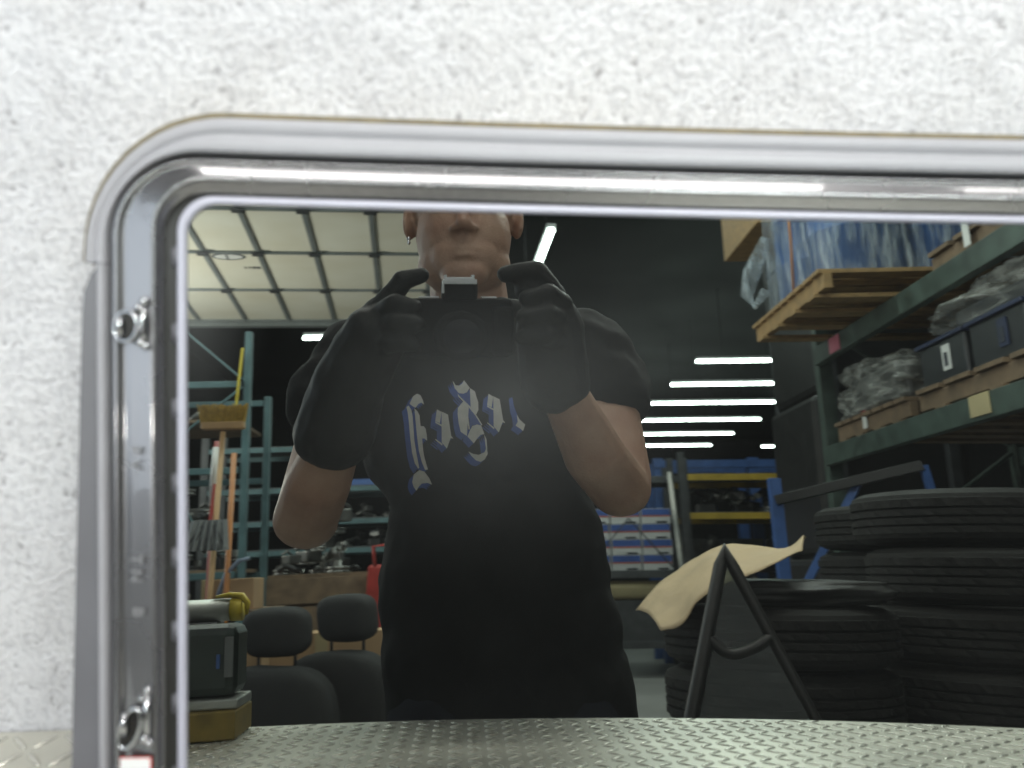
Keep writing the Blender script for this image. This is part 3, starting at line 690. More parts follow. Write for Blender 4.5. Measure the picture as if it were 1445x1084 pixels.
# ---------------------------------------------------------------- pallet rack beside the tyres
rack = empty('pallet_rack', (2.5, -3.4, 0), 'tall green pallet rack loaded with wrapped pallets beside the stacked tyres', 'rack')
RX0, RX1, RY0, RY1 = 2.0, 3.0, -4.85, -1.6
for x in (RX0+.04, RX1):
    for y in (RY0, RY1):
        box('upright', (x, y, 2.3), (.075, .075, 4.6), M['green'], rack)
for y in (RY0, RY1):
    for k in range(5):
        z0 = .25+.85*k; a, b = (RX0+.08, RX1-.04) if k % 2 else (RX1-.04, RX0+.08)
        bar('brace', (a, y, z0), (b, y, z0+.8), .03, .02, M['green'], rack)
for z in (1.81, 2.49):
    for x in (RX0, RX1):
        box('beam', (x, (RY0+RY1)/2, z+.06), (.045, RY1-RY0-.08, .12), M['green'], rack, bevel=.004)
lb_ = [((1.974, -3.00, 1.88), (.003, .16, .10), 'tan'), ((1.974, -4.45, 2.55), (.003, .16, .10), 'pink')]
for c, s, m in lb_: box('beam_card', c, s, M[m], rack, bevel=.0005)
# boards on both levels
def pallet(name, x0, x1, y0, y1, z, label, mm='wood', group=None, nb=7):
    r = empty(name, ((x0+x1)/2, (y0+y1)/2, z), label, 'pallet', group)
    for k in range(3):
        x = x0+.04+(x1-x0-.08)*k/2
        box('stringer', (x, (y0+y1)/2, z+.07), (.04, y1-y0-.01, .085), M[mm], r, bevel=.003)
    for zz, n in ((z+.0125, 4), (z+.127, nb)):
        wv = (y1-y0)/n
        for k in range(n):
            box('slat', ((x0+x1)/2, y0+wv*(k+.5), zz), (x1-x0, wv*.82 if zz > z+.05 else .1, .024), M[mm], r, bevel=.002)
    return r
pallet('pallet', 1.63, 2.75, -4.72, -3.56, 2.612, 'pale wooden pallet overhanging the upper beam under the wrapped blue drums', nb=9)
pallet('pallet', 2.03, 2.95, -3.40, -1.75, 2.612, 'dark wooden pallet with a white tag on the upper beam beside the drum pallet', 'woodd')
pallet('pallet', 2.01, 2.95, -4.70, -3.75, 1.932, 'weathered pallet under the cloudy wrapped bundle on the lower beam', 'woodd')
pallet('pallet', 2.01, 2.95, -3.65, -1.75, 1.932, 'weathered pallet under the black crates on the lower beam', 'woodd')
tg = box('paper_tag', (2.026, -3.02, 2.72), (.004, .05, .13), M['white']); tag(tg, 'white paper tag hanging on the dark upper pallet', 'tag')
# drums in stretch film
dr = empty('wrapped_drums', (2.15, -4.15, 2.751), 'blue drums wrapped in shiny clear plastic film on the upper pallet', 'drum bundle')
for x, y in ((1.93, -3.88), (2.36, -3.88), (1.93, -4.42), (2.36, -4.42)):
    lathe('drum', [(.0, 0), (.20, 0), (.215, .02), (.215, .3), (.222, .31), (.215, .32), (.215, .6), (.222, .61), (.215, .62), (.215, .88), (.20, .9), (0, .9)], M['drum'], dr, 28, (x, y, 2.752))
bm = bmesh.new(); n = 120; rings = []
for j in range(25):
    z = 2.755 + .9*j/24; ring = []
    for k in range(n):
        a = k/n*2*math.pi; ca, sa = math.cos(a), math.sin(a)
        x = max(-1, min(1, ca*1.3)); y = max(-1, min(1, sa*1.3))
        d = .012*noise.noise(Vector((ca*9, sa*9, z*1.5))) + .008*noise.noise(Vector((ca*30, sa*30, z*3)))
        ring.append(bm.verts.new((2.145 + x*(.45+d), -4.15 + y*(.51+d), z)))
    rings.append(ring)
for j in range(24):
    for k in range(n): bm.faces.new((rings[j][k], rings[j][(k+1) % n], rings[j+1][(k+1) % n], rings[j+1][k]))
from_bm('stretch_film', bm, M['film'], dr, smooth=True)
bm = bmesh.new()
add_tube(bm, [(1.69, -4.5, 3.3), (1.63, -4.62, 3.1), (1.60, -4.66, 2.95), (1.63, -4.62, 2.86), (1.68, -4.55, 2.95)], [.03, .05, .035, .02, .03], 10)
from_bm('loose_film_end', bm, M['film'], dr, smooth=True)
tube('orange_strap', [(1.68, -4.05, 3.6), (1.680, -4.06, 3.1), (1.675, -4.08, 2.77)], .006, M['orange'], dr, 6)
wb = box('wooden_crate', (2.4, -6.0, 4.05), (.9, .9, .42), M['wood']); tag(wb, 'raw wooden crate high up beyond the wrapped drums', 'crate')
rk2 = empty('storage_rack', (2.5, -6.1, 0), 'dark tall rack carrying the raw wooden crate', 'rack')
for x in (2.3, 2.95):
    for y in (-6.6, -5.5): box('upright', (x, y, 2.2), (.06, .06, 4.4), M['steel'], rk2)
for x in (2.3, 2.95): box('beam', (x, -6.05, 3.78), (.04, 1.04, .10), M['steel'], rk2)
gd = empty('covered_goods', (2.6, -6.05, 0), 'dark sheeted stack of goods filling the rack below the wooden crate', 'goods')
for k in range(3): box('sheeted_pack', (2.62+.02*k, -6.05, .62+1.23*k), (.94-.05*k, .98, 1.20), M['engdark'], gd, bevel=.05)
# bundles on the lower level
def lump(name, c, s, m, label, cat, seed, amp=.06, group=None, inner=None):
    bm = bmesh.new(); bmesh.ops.create_cube(bm, size=1); bmesh.ops.subdivide_edges(bm, edges=bm.edges[:], cuts=14, use_grid_fill=True)
    for v in bm.verts:
        p = v.co.copy(); q = p.normalized()*.62; p = p.lerp(q, .35)
        d = noise.noise(p*3+Vector((seed, 0, 0)))*amp + noise.noise(p*9+Vector((0, seed, 0)))*amp*.45
        p *= 1+d*2
        p.z = max(p.z, -.5)
        v.co = Vector((p.x*s[0], p.y*s[1], p.z*s[2])) + Vector(c)
    r = empty(name, (c[0], c[1], c[2]-s[2]/2), label, cat, group)
    o = from_bm('wrapping', bm, m, r, smooth=True)
    if inner: box('contents', (c[0], c[1], c[2]-.02), (s[0]*.8, s[1]*.8, s[2]*.75), M[inner], r, bevel=.02)
    return r
lump('wrapped_bundle', (2.40, -4.25, 2.235), (.76, .86, .32), M['filmw'], 'cloudy plastic wrapped bundle at the aisle end of the lower beam', 'bundle', 1.3, .09, inner='engdark')
lump('wrapped_bundle', (2.42, -3.05, 2.405), (.74, .95, .16), M['filmw'], 'cloudy plastic wrapped bundle lying on the black crates', 'bundle', 5.1, .10, inner='grey')
for i, y in enumerate((-3.40, -2.93, -2.46)):
    c = empty('crate', (2.45, y, 2.072), 'black plastic crate under plastic sheeting on the lower beam', 'crate', 'black crates on the lower beam')
    box('crate_body', (2.45, y, 2.072+.115), (.82, .42, .23), M['blackbox'], c, bevel=.01)
    box('crate_rim', (2.45, y, 2.072+.222), (.85, .445, .022), M['navy'], c, bevel=.004)
    box('label_card', (2.036, y+.05, 2.19), (.004, .07, .13), M['white' if i == 0 else 'navy'], c, bevel=.0005)
    box('label_mark', (2.0325, y+.05, 2.18), (.002, .03, .07), M['ink'], c, bevel=.0003)
ht = box('hang_tag', (2.022, -4.28, 2.03), (.003, .05, .11), M['white']); tag(ht, 'white tag with red corner hanging below the cloudy bundle', 'tag')
box('tag_corner', (2.0195, -4.28, 2.07), (.002, .05, .03), M['redp'], ht, bevel=.0002)

# ---------------------------------------------------------------- tyres
TH_ = .203
tp = []
for r, z in ((.20, .03), (.21, .012), (.25, .004), (.29, .010), (.318, .026)): tp.append((r, z))
edges_ = [(.040, .064), (.071, .094), (.101, .124), (.131, .163)]
for a, b in edges_:
    tp += [(.3225, a), (.327, a+.002), (.327, b-.002), (.3225, b)]
    if b < .16: tp += [(.3145, b+.0008), (.3145, b+.0062)]
for r, z in ((.318, .177), (.29, .193), (.25, .199), (.21, .191), (.20, .173), (.195, .10), (.20, .03)): tp.append((r, z))
tyre0 = lathe('tyre', tp, M['tyre'], None, 110)
for k_, v in enumerate(tyre0.data.vertices):
    r_ = math.hypot(v.co.x, v.co.y)
    if r_ > .326 and ((k_ % 110) + int(v.co.z*100)*2) % 5 == 0: v.co.x *= .990; v.co.y *= .990
tyre0.data.polygons.foreach_set('use_smooth', [False]*len(tyre0.data.polygons))
first = True
def tyre_stack(x, y, n, label, group, seed):
    global first
    rnd = random.Random(seed)
    for k in range(n):
        if first: o = tyre0; first = False
        else: o = tyre0.copy(); col.objects.link(o)
        o.location = (x+rnd.uniform(-.018, .018), y+rnd.uniform(-.018, .018), k*TH_); o.rotation_euler = (0, 0, rnd.uniform(0, 6.28))
        tag(o, label, 'tyre', group)
tyre_stack(1.575, -2.32, 7, 'worn black tyre in the tall stack in front of the pallet rack', 'tyres in the tall stack', 2)
tyre_stack(1.70, -3.10, 7, 'black tyre in the stack behind the tall tyre stack', 'tyres in the rear stack', 5)
tyre_stack(.905, -2.12, 5, 'black tyre in the stack under the draped brown paper', 'tyres under the brown paper', 9)

# kraft paper draped over the low stack
up = [(.52, -2.25, .99), (.62, -2.28, 1.10), (.76, -2.22, 1.205), (.845, -2.2, 1.225), (.93, -2.2, 1.212), (.99, -2.18, 1.197), (1.03, -2.16, 1.245)]
lw = [(.525, -1.85, .945), (.575, -1.80, .968), (.618, -1.80, 1.035), (.682, -1.78, 1.082), (.772, -1.78, 1.122), (.855, -1.78, 1.165), (.915, -1.82, 1.192)]
def catmull(pts, n):
    P = [Vector(p) for p in pts]; P = [P[0]*2-P[1]] + P + [P[-1]*2-P[-2]]; o = []
    for i in range(1, len(P)-2):
        for k in range(n):
            t = k/n; a, b, c, d = P[i-1:i+3]
            o.append(.5*((2*b) + (c-a)*t + (2*a-5*b+4*c-d)*t*t + (3*b-a-3*c+d)*t**3))
    o.append(P[-2]); return o
A, B = catmull(up, 7), catmull(lw, 7); bm = bmesh.new(); g = []
for i, (a, b) in enumerate(zip(A, B)):
    row = []
    for k in range(15):
        t = k/14; p = a.lerp(b, t); p.z += .022*math.sin(t*math.pi) + .006*noise.noise(p*11) + .003*noise.noise(p*31)
        row.append(bm.verts.new(p))
    g.append(row)
for i in range(len(g)-1):
    for k in range(14): bm.faces.new((g[i][k], g[i+1][k], g[i+1][k+1], g[i][k+1]))
o = from_bm('kraft_paper', bm, M['kraft'], smooth=True); tag(o, 'crumpled sheet of brown kraft paper draped over a tyre stack', 'paper')
md = o.modifiers.new('s', 'SOLIDIFY'); md.thickness = .003; md.offset = -1
# dark cover under the paper
o = lump('dark_cover', (.93, -2.10, 1.055), (.50, .46, .08), M['seal'], 'black rubber cover bunched on the tyres under the brown paper', 'cover', 7.7, .05)

# triangular quarter glass with black seal, leaning on the tyres
q = empty('quarter_glass', (.62, -1.40, 0), 'tall pointed glass pane with thick black rubber edge leaning before the brown paper', 'glass pane')
ap, bl, br = Vector((.617, -1.44, 1.191)), Vector((.28, -1.16, .0)), Vector((.96, -1.16, .0))
bm = bmesh.new()
add_tube(bm, [bl, bl.lerp(ap, .5), bl.lerp(ap, .96), ap, br.lerp(ap, .955), br.lerp(ap, .5) + Vector((.03, 0, 0)), br], [.019, .018, .016, .013, .015, .012, .012], 10)
from_bm('rubber_seal', bm, M['seal'], q, smooth=True)
gm = bpy.data.materials.new('smoky_glass'); gm.use_nodes = True; nt = gm.node_tree
b_ = nt.nodes['Principled BSDF']; b_.inputs['Base Color'].default_value = (.012, .015, .014, 1); b_.inputs['Roughness'].default_value = .04; b_.inputs['Specular IOR Level'].default_value = 1
tr = nt.nodes.new('ShaderNodeBsdfTransparent'); tr.inputs[0].default_value = (.62, .70, .66, 1); mx = nt.nodes.new('ShaderNodeMixShader'); mx.inputs['Fac'].default_value = .5
nz_ = nt.nodes.new('ShaderNodeTexNoise'); nz_.inputs['Scale'].default_value = 5; bp_ = nt.nodes.new('ShaderNodeBump'); bp_.inputs['Strength'].default_value = .3; bp_.inputs['Distance'].default_value = .05
nt.links.new(nz_.outputs['Fac'], bp_.inputs['Height']); nt.links.new(bp_.outputs['Normal'], b_.inputs['Normal'])
nt.links.new(tr.outputs[0], mx.inputs[1]); nt.links.new(b_.outputs[0], mx.inputs[2]); nt.links.new(mx.outputs[0], nt.nodes['Material Output'].inputs['Surface'])
bm = bmesh.new(); bm.faces.new([bm.verts.new(p) for p in (ap, br.lerp(ap, .5)+Vector((.03, 0, 0)), br, bl)])
o = from_bm('glass', bm, gm, q); md = o.modifiers.new('s', 'SOLIDIFY'); md.thickness = .004
bm = bmesh.new(); add_tube(bm, catmull([bl.lerp(ap, .80), bl.lerp(br, .35).lerp(ap, .765), bl.lerp(br, .7).lerp(ap, .775), br.lerp(ap, .80)+Vector((.01, 0, 0))], 6), .015, 10)
from_bm('cross_bar', bm, M['seal'], q, smooth=True)
bm = bmesh.new(); add_tube(bm, catmull([bl.lerp(ap, .63), bl.lerp(br, .4).lerp(ap, .59), bl.lerp(br, .75).lerp(ap, .57), br.lerp(ap, .55)], 6), .011, 8)
from_bm('yellowed_strip', bm, M['yellowd'], q, smooth=True)

# ---------------------------------------------------------------- front seats standing on the floor, left of the photographer
def seat_thing(x, y, z_top, wd, label, rz):
    s = empty('car_seat', (x, y, 0), label, 'car seat', 'pair of car seats', rz=0)
    Rz = Euler((0, 0, rz)).to_matrix()
    def loc(a, b, c): return Vector((x, y, c)) + Rz @ Vector((a, b, 0))
    def cushion(name, c, sz, m, lean=0, pw=.55):
        bm = bmesh.new(); bmesh.ops.create_cube(bm, size=2); bmesh.ops.subdivide_edges(bm, edges=bm.edges[:], cuts=9, use_grid_fill=True)
        for v in bm.verts:
            p = v.co; n = (abs(p.x)**3.5+abs(p.y)**3.5+abs(p.z)**3.5)**(1/3.5); p = p/n
            d = 1 + .02*noise.noise(p*3+Vector((x*7, 0, c.z)))
            v.co = c + Rz @ (Euler((lean, 0, 0)).to_matrix() @ Vector((p.x*sz[0]*d, p.y*sz[1]*d, p.z*sz[2]*d)))
        return from_bm(name, bm, m, s, smooth=True)
    cushion('headrest', loc(0, 0, z_top+.155), (wd*.5, .065, .105), M['seat'], -.12)
    cushion('backrest', loc(0, .02, z_top-.31), (wd*.98, .085, .33), M['seat'], -.12)
    cushion('seat_cushion', loc(0, .30, .20), (wd*.98, .27, .10), M['seat'])
    box('seat_base', loc(0, .28, .06), (wd*1.5, .42, .12), M['steel'], s, Euler((0, 0, rz)).to_quaternion())
    for a in (-.07, .07): tube('headrest_post', [loc(a, .0, z_top+.10), loc(a, .0, z_top-.02)], .006, M['steel'], s, 8)
seat_thing(-.695, -3.0, .765, .25, 'charcoal car seat with headrest beside the dark green box', .25)
seat_thing(-.455, -3.12, .805, .235, 'charcoal car seat with tilted headrest next to the red floor jack', .45)

# dark green box on a yellow board at the end of the bench
gb = empty('metal_box', (-.37, -.145, BZ), 'scuffed dark green metal box on a yellow board standing on the workbench', 'metal box')
box('board', (-.40, -.165, BZ+.019), (.27, .10, .034), M['yellowd'], gb, bevel=.002)
box('box_foot', (-.40, -.170, BZ+.043), (.27, .085, .012), M['alu'], gb, bevel=.002)
box('box_body', (-.405, -.175, BZ+.095), (.27, .075, .090), M['greenm'], gb, bevel=.012)
box('box_cap', (-.278, -.136, BZ+.10), (.010, .004, .05), M['grey'], gb, bevel=.001)
box('box_mark', (-.290, -.136, BZ+.095), (.004, .003, .018), M['bluep'], gb, bevel=.0005)
stand = empty('trestle', (-.6, -.9, 0), 'grey trestle carrying the taped aluminium pipe', 'trestle')
for x in (-.85, -.52): box('leg', (x, -.9, .515), (.04, .05, 1.03), M['steel'], stand)
box('top_bar', (-.68, -.9, 1.042), (.46, .06, .022), M['steel'], stand)
pp = empty('taped_pipe', (-.7, -.9, 1.053), 'dull aluminium pipe end wrapped in yellow tape near the dark green box', 'pipe')
tube('pipe', [(-1.1, -.9, 1.078), (-.425, -.9, 1.076)], .023, M['alu'], pp, 20)
tube('yellow_tape', [(-.432, -.9, 1.076), (-.412, -.9, 1.076)], .0245, M['ytape'], pp, 20)
bm = bmesh.new(); add_tube(bm, [(-.46, -.895, 1.103), (-.435, -.893, 1.106), (-.412, -.89, 1.103), (-.402, -.888, 1.088), (-.403, -.888, 1.064)], [.003, .006, .007, .006, .003], 8); from_bm('tape_flap', bm, M['ytape'], pp, smooth=True)

# ---------------------------------------------------------------- teal rack with brooms
lr = empty('teal_rack', (-1.7, -4.8, 0), 'teal steel shelving rack with brooms leaning on it', 'rack')
for x in (-2.3, -1.125):
    for y in (-4.5, -5.1): box('upright', (x, y, 1.35 if y > -5 else 1.2), (.035, .05, 2.70 if y > -5 else 2.40), M['teal'], lr)
for z in (.45, 1.19, 1.815, 2.355):
    for y in (-4.47, -5.1): box('beam', (-1.71, y, z), (1.12, .03, .04), M['teal'], lr)
for z, m in ((.475, 'woodd'), (1.215, 'woodd'), (2.13, 'woodd')):
    for k in range(4): box('shelf_board', (-1.71, -5.02+.155*k, z), (1.10, .145, .022), M[m], lr)
bar('brace', (-1.14, -4.44, 2.38), (-1.44, -4.44, 2.70), .03, .012, M['teal'], lr)
bar('brace', (-1.14, -4.44, 2.33), (-1.45, -4.44, 2.02), .02, .012, M['teal'], lr)
bar('brace', (-1.42, -4.44, 1.62), (-1.28, -4.44, 1.38), .03, .012, M['teal'], lr)
rnd = random.Random(4)
def part_heap(x0, x1, y0, y1, z, n, label, group, size=.10, hgt=2):
    k = 0; placed = []
    tries = 0
    while k < n and tries < 900:
        tries += 1
        s = size*rnd.uniform(.55, 1.1); x = rnd.uniform(x0+s, x1-s); y = rnd.uniform(y0+s, y1-s)
        zz = z
        for (px, py, ps, pz) in placed:
            if (px-x)**2+(py-y)**2 < (ps+s)**2*.55: zz = max(zz, pz)
        if zz > z + hgt*size*2: continue
        bm = bmesh.new(); kind = rnd.choice('abc')
        e = empty('engine_part', (x, y, zz), {'a': 'boxy housing with bent pipe', 'b': 'round grey pulley', 'c': 'curved manifold with flange'}[kind] + ' ' + label, 'engine part', group + {'a': ', housings', 'b': ', pulleys', 'c': ', manifolds'}[kind])
        if kind == 'a':
            add_box(bm, Vector((x, y, zz+s*.5)), (s*1.5, s*1.3, s), Euler((0, 0, rnd.uniform(0, 3))).to_quaternion())
            from_bm('housing', bm, M[rnd.choice(['engine', 'engdark', 'engine'])], e, bevel=s*.12)
            bm = bmesh.new(); a = rnd.uniform(0, 6)
            add_tube(bm, [(x, y, zz+s), (x+s*.5*math.cos(a), y+s*.5*math.sin(a), zz+s*1.5), (x+s*math.cos(a), y+s*math.sin(a), zz+s*1.1)], s*.16, 10)
            from_bm('pipe', bm, M['engine'], e, smooth=True); h = s*1.3
        elif kind == 'b':
            lathe('pulley', [(0, 0), (s*.8, 0), (s*.8, s*.15), (s*.6, s*.22), (s*.8, s*.3), (s*.8, s*.5), (s*.3, s*.55), (s*.25, s*1.0), (0, s*1.0)], M['engine'], e, 20, (x, y, zz)); h = s
        else:
            a = rnd.uniform(0, 6); ca, sa = math.cos(a)*s, math.sin(a)*s
            add_tube(bm, [(x-ca, y-sa, zz+s*.25), (x-ca*.3, y-sa*.3, zz+s*.5), (x+ca*.3, y+sa*.5, zz+s*.9), (x+ca*.9, y+sa*.6, zz+s*.35)], [s*.25, s*.32, s*.3, s*.22], 12)
            from_bm('manifold', bm, M[rnd.choice(['engine', 'engdark'])], e, smooth=True)
            bm = bmesh.new(); add_tube(bm, [(x-ca*1.05, y-sa*1.05, zz+s*.22), (x-ca*.95, y-sa*.95, zz+s*.25)], s*.36, 12); from_bm('flange', bm, M['alu'], e); h = s*.9
        placed.append((x, y, s, zz+h)); k += 1
part_heap(-1.62, -1.14, -4.9, -4.46, 1.227, 30, 'heaped on the middle shelf of the teal rack', 'engine parts on the teal rack', .075, 3.2)
part_heap(-2.0, -1.14, -5.0, -4.5, 2.142, 9, 'on the top shelf of the teal rack', 'parts on the top shelf of the teal rack', .09, .6)
part_heap(-2.1, -1.14, -5.0, -4.5, .487, 12, 'on the lowest shelf of the teal rack', 'engine parts on the lowest teal shelf', .12, 1.2)
yl = box('spirit_level', (-1.155, -4.43, 2.37), (.012, .02, .42), M['ytape'], rot=Euler((0, .06, 0)).to_quaternion()); tag(yl, 'bright yellow strip hanging on the teal upright above the broom', 'strip')
# brooms
def broom(x, y, z, xb, label, hm, head):
    r = empty('broom', (xb, y+.08, 0), label, 'broom')
    tube('handle', [(xb, y+.10, .003), (x, y, z-.02)], .0105, M[hm], r, 10)
    if head:
        box('broom_head', (x, y, z+.008), (.165, .05, .035), M['handle'], r, bevel=.006)
        bm = bmesh.new()
        for i in range(26):
            for j in range(5):
                a = x-.078+.156*i/25+rnd.uniform(-.002, .002); b = y-.02+.01*j
                add_tube(bm, [(a, b, z+.02), (a+(a-x)*.16+rnd.uniform(-.004, .004), b+rnd.uniform(-.006, .006), z+.105+rnd.uniform(-.012, .008))], .0028, 4)
        o = from_bm('bristles', bm, M['bristle'], r); o['kind'] = 'stuff'
    return r
broom(-.958, -3.2, 1.865, -1.0, 'upturned push broom with yellow bristles and pale wooden handle', 'handle', True)
rb = broom(-.995, -3.27, 1.83, -1.0, 'red and white tool handle leaning beside the upturned broom', 'redp', False)
tube('white_sleeve', [(-1.0035, -3.25, 1.50), (-.996, -3.262, 1.78)], .0125, M['white'], rb, 10)
broom(-.942, -3.34, 1.78, -.95, 'orange tool handle leaning behind the upturned broom', 'orange', False)
dp = empty('dustpan', (-1.0, -3.1, 1.29), 'grey ribbed fan shaped dustpan hanging before the broom handles', 'dustpan')
bm = bmesh.new()
top_, bot_ = [], []
for k in range(13):
    f = k/12-.5
    top_.append(bm.verts.new((-.985+f*.13, -3.155+.008*(k % 2), 1.425))); bot_.append(bm.verts.new((-.985+f*.17, -3.10+.016*(k % 2), 1.285)))
for k in range(12): bm.faces.new((top_[k], top_[k+1], bot_[k+1], bot_[k]))
o = from_bm('pan', bm, M['grey'], dp); o.modifiers.new('s', 'SOLIDIFY').thickness = .004
for k in range(7):
    f = k/6-.5; bar('rib', (-.985+f*.03, -3.152, 1.425), (-.985+f*.15, -3.088, 1.29), .007, .006, M['blackbox'], dp)
bar('stem', (-.985, -3.16, 1.42), (-.99, -3.24, 1.60), .012, .012, M['redp'], dp)
st2 = empty('side_table', (-1.15, -3.55, 0), 'dark steel stand holding cardboard boxes behind the seats', 'stand')
for x in (-1.5, -.86):
    for y in (-3.8, -3.36): box('leg', (x, y, .49), (.04, .04, .98), M['steel'], st2)
box('table_top', (-1.18, -3.58, .995), (.75, .55, .03), M['woodd'], st2)
cb = empty('cardboard_box', (-.95, -3.50, 1.011), 'open brown cardboard box on the stand below the brooms', 'box')
box('carton', (-.955, -3.52, 1.085), (.19, .22, .148), M['card'], cb); box('carton_flap', (-1.055, -3.44, 1.09), (.012, .10, .14), M['tan'], cb)
cb2 = box('cardboard_box', (-.90, -2.62+-.75, .75), (.20, .18, .16), M['card']); tag(cb2, 'brown cardboard box showing below the headrests', 'box')
cb2.location.z += 0
s3 = box('low_stool', (-.90, -3.37, .335), (.22, .2, .668), M['steel']); tag(s3, 'low dark stool under a brown cardboard box', 'stool')
cb3 = empty('cardboard_box', (-.62, -3.62, 0), 'tall brown carton standing behind the two car seats', 'box')
box('carton', (-.60, -3.62, .44), (.50, .25, .88), M['card'], cb3); box('tape_strip', (-.60, -3.494, .44), (.05, .003, .87), M['tan'], cb3, bevel=.0005)
part_heap(-1.52, -1.06, -3.8, -3.36, 1.011, 7, 'on the stand beside the cardboard box', 'parts on the stand', .05, 1)
hs = tube('air_hose', [(-.86, -3.30, 1.25), (-.90, -3.30, 1.24), (-.95, -3.31, 1.18), (-.975, -3.32, 1.10), (-.98, -3.33, 1.012)], .010, M['hose']); tag(hs, 'curved grey blue hose over the cardboard box', 'hose')

pc = empty('parts_crate', (-.85, -5.45, 0), 'dark wooden crate heaped with engine parts behind the elbow of the photographer', 'crate')
for k in range(6): box('crate_board', (-.86, -5.10, .12+.19*k), (.62, .025, .17), M['woodd'], pc)
box('crate_body', (-.86, -5.45, .59), (.60, .66, 1.18), M['woodd'], pc)
part_heap(-1.16, -.56, -5.75, -5.12, 1.181, 26, 'heaped on the dark crate behind the seats', 'engine parts on the dark crate', .085, 2.6)
# shelves behind the photographer
ms = empty('parts_shelf', (-.9, -7.3, 0), 'teal beamed parts shelf behind the arm of the photographer', 'rack')
for x in (-1.9, -.2):
    for y in (-7.0, -7.6): box('upright', (x, y, 1.3), (.05, .05, 2.6), M['steel'], ms)
for z in (.5, 1.385, 1.64, 1.93, 2.3):
    for y in (-6.985, -7.6): box('beam', (-1.05, y, z), (1.64, .03, .045), M['teal'], ms)
    box('deck', (-1.05, -7.3, z+.03), (1.6, .56, .014), M['steel'], ms)
part_heap(-1.2, -.25, -7.55, -7.05, 1.424, 14, 'on the shelf above the red jack', 'parts on the middle parts shelf', .07, .8)
part_heap(-1.2, -.25, -7.55, -7.05, 1.679, 14, 'on the upper deck of the parts shelf', 'parts on the upper parts shelf', .07, .8)
part_heap(-1.85, -.25, -7.55, -7.05, .539, 12, 'on the lowest deck of the parts shelf', 'parts on the lowest parts shelf', .12, 1.5)
tr_ = box('blue_tray', (-.72, -7.12, 1.985), (.45, .18, .07), M['bluep']); tag(tr_, 'blue tray on the top of the parts shelf', 'tray')
jk = empty('floor_jack', (-.47, -5.0, 0), 'red upright floor jack standing beyond the second car seat', 'jack')
bm = bmesh.new(); add_box(bm, Vector((-.475, -5.0, .92)), (.13, .12, .60))
for v in bm.verts:
    if v.co.z < .7: v.co.x += .02 if v.co.x > -.475 else -.03
from_bm('tank', bm, M['redp'], jk, bevel=.02)
box('base', (-.48, -5.0, .06), (.34, .3, .12), M['redp'], jk, bevel=.01); box('column', (-.48, -5.0, .37), (.09, .09, .50), M['steel'], jk)
tube('handle', [(-.50, -4.95, 1.18), (-.51, -4.95, 1.34), (-.44, -4.95, 1.345)], .010, M['redp'], jk, 8)
box('data_label', (-.43, -4.938, .98), (.03, .003, .05), M['white'], jk, bevel=.0005)

# ---------------------------------------------------------------- rack with blue and white cartons, yellow and blue racks beyond
br_ = empty('carton_rack', (1.5, -9.2, 0), 'dark rack filled with stacked blue and white cartons', 'rack')
for x in (1.0, 2.02):
    for y in (-8.95, -9.5): box('upright', (x, y, 1.23), (.06, .06, 2.46), M['steel'], br_)
for z in (.35, 1.10, 2.15):
    for y in (-8.94, -9.5): box('beam', (1.51, y, z), (.95, .04, .07), M['steel'], br_)
    box('deck', (1.51, -9.22, z+.04), (.94, .50, .012), M['steel'], br_)
bar('brace', (1.06, -8.89, 1.12), (1.50, -8.89, 1.72), .022, .012, M['steel'], br_); bar('brace', (1.50, -8.89, 1.72), (1.92, -8.89, 1.12), .022, .012, M['steel'], br_)
for r_i in range(4):
    for c_i in range(3):
        x = 1.19 + .285*c_i + (.01 if r_i % 2 else 0); z = 1.147 + .172*r_i
        e = empty('carton', (x, -9.15, z), 'blue and white carton with red stripe in the stacked rows of the carton rack', 'carton', 'stacked blue and white cartons')
        box('carton_body', (x, -9.15, z+.085), (.272, .3, .168), M['boxwhite'], e)
        box('blue_print', (x, -8.9985, z+.130), (.262, .003, .07), M['boxblue'], e, bevel=.0005)
        box('red_stripe', (x, -8.9985, z+.085), (.262, .003, .014), M['boxred'], e, bevel=.0005)
        box('hand_hole', (x+.05, -8.9985, z+.018), (.10, .003, .022), M['ink'], e, bevel=.0005)
cr = tube('paper_roll', [(1.05, -9.1, .93), (1.95, -9.1, .93)], .105, M['tan'], seg=24); tag(cr, 'long tan paper roll lying below the blue and white cartons', 'paper roll')
pr2 = box('roll_block', (1.5, -9.1, .605), (.8, .2, .43), M['steel']); tag(pr2, 'dark block under the tan paper roll', 'block')
yr = empty('yellow_beam_rack', (2.5, -9.8, 0), 'rack with yellow beams beyond the blue and white cartons', 'rack')
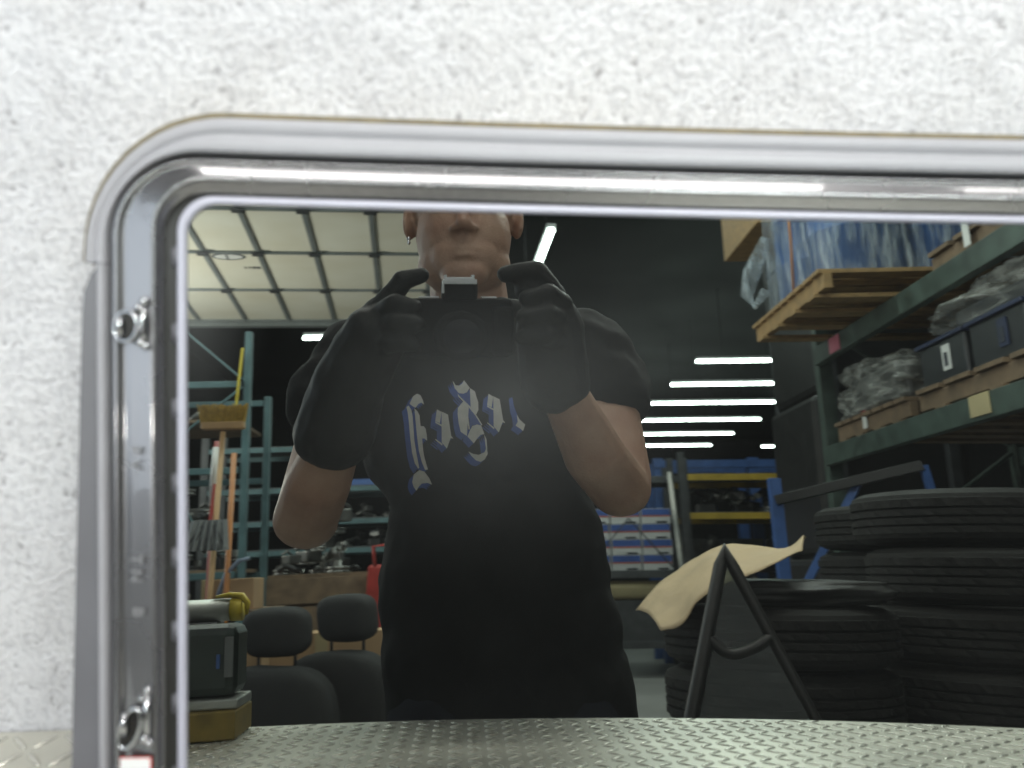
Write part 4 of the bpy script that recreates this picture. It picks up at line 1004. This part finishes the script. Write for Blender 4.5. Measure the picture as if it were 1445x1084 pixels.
for x in (2.12, 3.35):
    for y in (-9.3, -10.3): box('upright', (x, y, 1.22), (.06, .06, 2.44), M['steel'], yr)
for z in (.9, 1.76, 2.21): box('beam', (2.73, -9.29, z), (1.18, .04, .075), M['yellow'], yr); box('beam', (2.73, -10.3, z), (1.18, .04, .075), M['yellow'], yr); box('deck', (2.73, -9.8, z+.044), (1.14, .96, .012), M['steel'], yr)
bar('leaning_post', (1.90, -8.86, 2.23), (2.0, -8.80, 0.0), .05, .04, M['alu'], yr)
part_heap(2.15, 3.3, -10.2, -9.35, 1.812, 12, 'on the middle level of the yellow beam rack', 'parts on the middle yellow level', .13, 1)
part_heap(2.15, 3.3, -10.2, -9.35, .952, 16, 'on the lowest level of the yellow beam rack', 'parts on the lowest yellow level', .17, 1.6)
bl_ = empty('blue_rack', (3.2, -10.9, 0), 'blue steel rack standing beyond the yellow beam rack', 'rack')
for x in (2.1, 3.12, 3.55, 4.6):
    for y in (-10.6, -11.2): box('upright', (x, y, 1.30), (.11, .08, 2.60), M['bluep'], bl_)
for z in (1.2, 2.52):
    for y in (-10.57, -11.2): box('beam', (3.3, y, z), (2.5, .05, .10), M['bluep'], bl_)
for c_i in range(4):
    o = box('grey_bin', (2.45+.5*c_i, -10.9, 1.40), (.40, .7, .29), M['grey']); tag(o, 'grey bin standing along the lower beam of the blue rack', 'bin', 'grey bins on the blue rack')
# blue hoist parts above the tyres
bh = empty('engine_hoist', (1.95, -3.75, 0), 'blue engine hoist arm reaching over the rear tyre stack', 'hoist')
bar('mast', (1.42, -3.75, .0), (1.40, -3.75, 1.62), .05, .05, M['bluep'], bh); bar('boom', (1.40, -3.74, 1.50), (1.95, -3.5, 1.66), .06, .05, M['engdark'], bh); bar('hook_arm', (1.95, -3.5, 1.66), (1.98, -3.5, 1.46), .03, .03, M['bluep'], bh)
bar('strut', (1.42, -3.75, .9), (1.72, -3.62, 1.58), .035, .035, M['bluep'], bh); box('base', (1.55, -3.78, .04), (.6, .3, .08), M['bluep'], bh)
